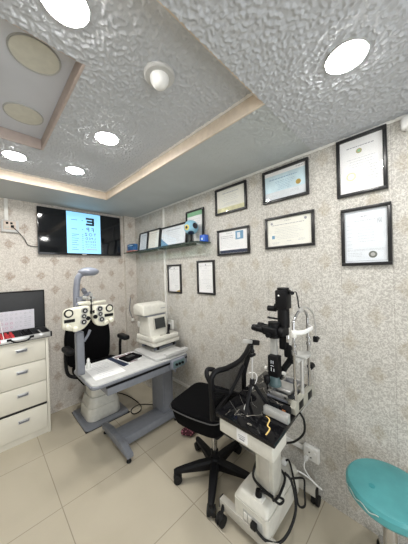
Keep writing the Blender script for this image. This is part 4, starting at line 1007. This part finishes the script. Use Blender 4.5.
G().tube([(.985, .675, .955), (1.005, .655, .958), (1.018, .645, .935), (1.008, .650, .90), (.99, .668, .86), (.985, .69, .80), (.975, .70, SZ+.005), (.95, .68, SZ+.004)], .002, 6, 6).build('lead', M['white'], ec)

# ------------------------------------------------------------------ teal stool
sx, sy, szt = 1.273, .137, .513
so = thing('round_stool', 'round stool with worn teal vinyl seat on a chrome pole', 'stool', (sx, sy, 0))
G().lathe([(0, szt+.004), (.08, szt+.003), (.140, szt), (.156, szt-.006), (.165, szt-.018), (.166, szt-.042), (.160, szt-.052), (.14, szt-.056), (0, szt-.056)], (sx, sy, 0), 64).build('seat_cushion', M['teal'], so)
G().cyl((sx-.055, sy+.055, szt+.0015), (sx-.055, sy+.055, szt+.0042), .012, seg=16).build('vinyl_patch', M['tealdark'], so)
g = G(); g.tube([(sx+.1668*math.cos(math.radians(a_)), sy+.1668*math.sin(math.radians(a_)), szt-.026+.006*math.sin(a_*.3)) for a_ in range(118, 178, 4)], .0020, 6); g.build('worn_seam', plain('pale_worn_thread', (.42, .50, .47), .7), so)
G().cyl((sx, sy, .375), (sx, sy, szt-.055), .034, seg=24).build('swivel_collar', M['black'], so)
G().cyl((sx, sy, .08), (sx, sy, .43), .026, seg=24).build('pole', M['chrome'], so)
for k in range(5):
    a = 2*PI*k/5+.3; c_, s_ = math.cos(a), math.sin(a)
    lg = G().tube([(sx+.02*c_, sy+.02*s_, .10), (sx+.12*c_, sy+.12*s_, .085), (sx+.20*c_, sy+.20*s_, .062)], .014, 10, 4).build('leg', M['chrome'], so)
    G().sphere((sx+.20*c_, sy+.20*s_, .026), .026, (1, .8, 1), 16, 10).build('caster', M['rubber'], lg)

# ------------------------------------------------------------------ world, camera, colour
w = bpy.data.worlds.new('daylight'); scene.world = w; w.use_nodes = True
w.node_tree.nodes['Background'].inputs[0].default_value = (.85, .92, 1, 1); w.node_tree.nodes['Background'].inputs[1].default_value = .2
cam = bpy.data.cameras.new('camera'); co_ = bpy.data.objects.new('camera', cam); COL.objects.link(co_); scene.camera = co_
cam.sensor_fit = 'HORIZONTAL'; cam.sensor_width = 36; cam.lens = 36*223.82/408; cam.clip_start = .02
yaw, pit, rol = .785644, -.005631, -.027821
f = Vector((math.sin(yaw)*math.cos(pit), math.cos(yaw)*math.cos(pit), math.sin(pit)))
rt = Vector((math.cos(yaw), -math.sin(yaw), 0)); up = rt.cross(f)
r2 = rt*math.cos(rol)+up*math.sin(rol); u2 = up*math.cos(rol)-rt*math.sin(rol)
co_.matrix_world = Matrix(((r2.x, u2.x, -f.x, 0), (r2.y, u2.y, -f.y, 0), (r2.z, u2.z, -f.z, 1.5), (0, 0, 0, 1)))
scene.view_settings.view_transform = 'Standard'; scene.view_settings.look = 'None'
scene.view_settings.gamma = 1; scene.view_settings.use_curve_mapping = False
scene.view_settings.exposure = 0.1
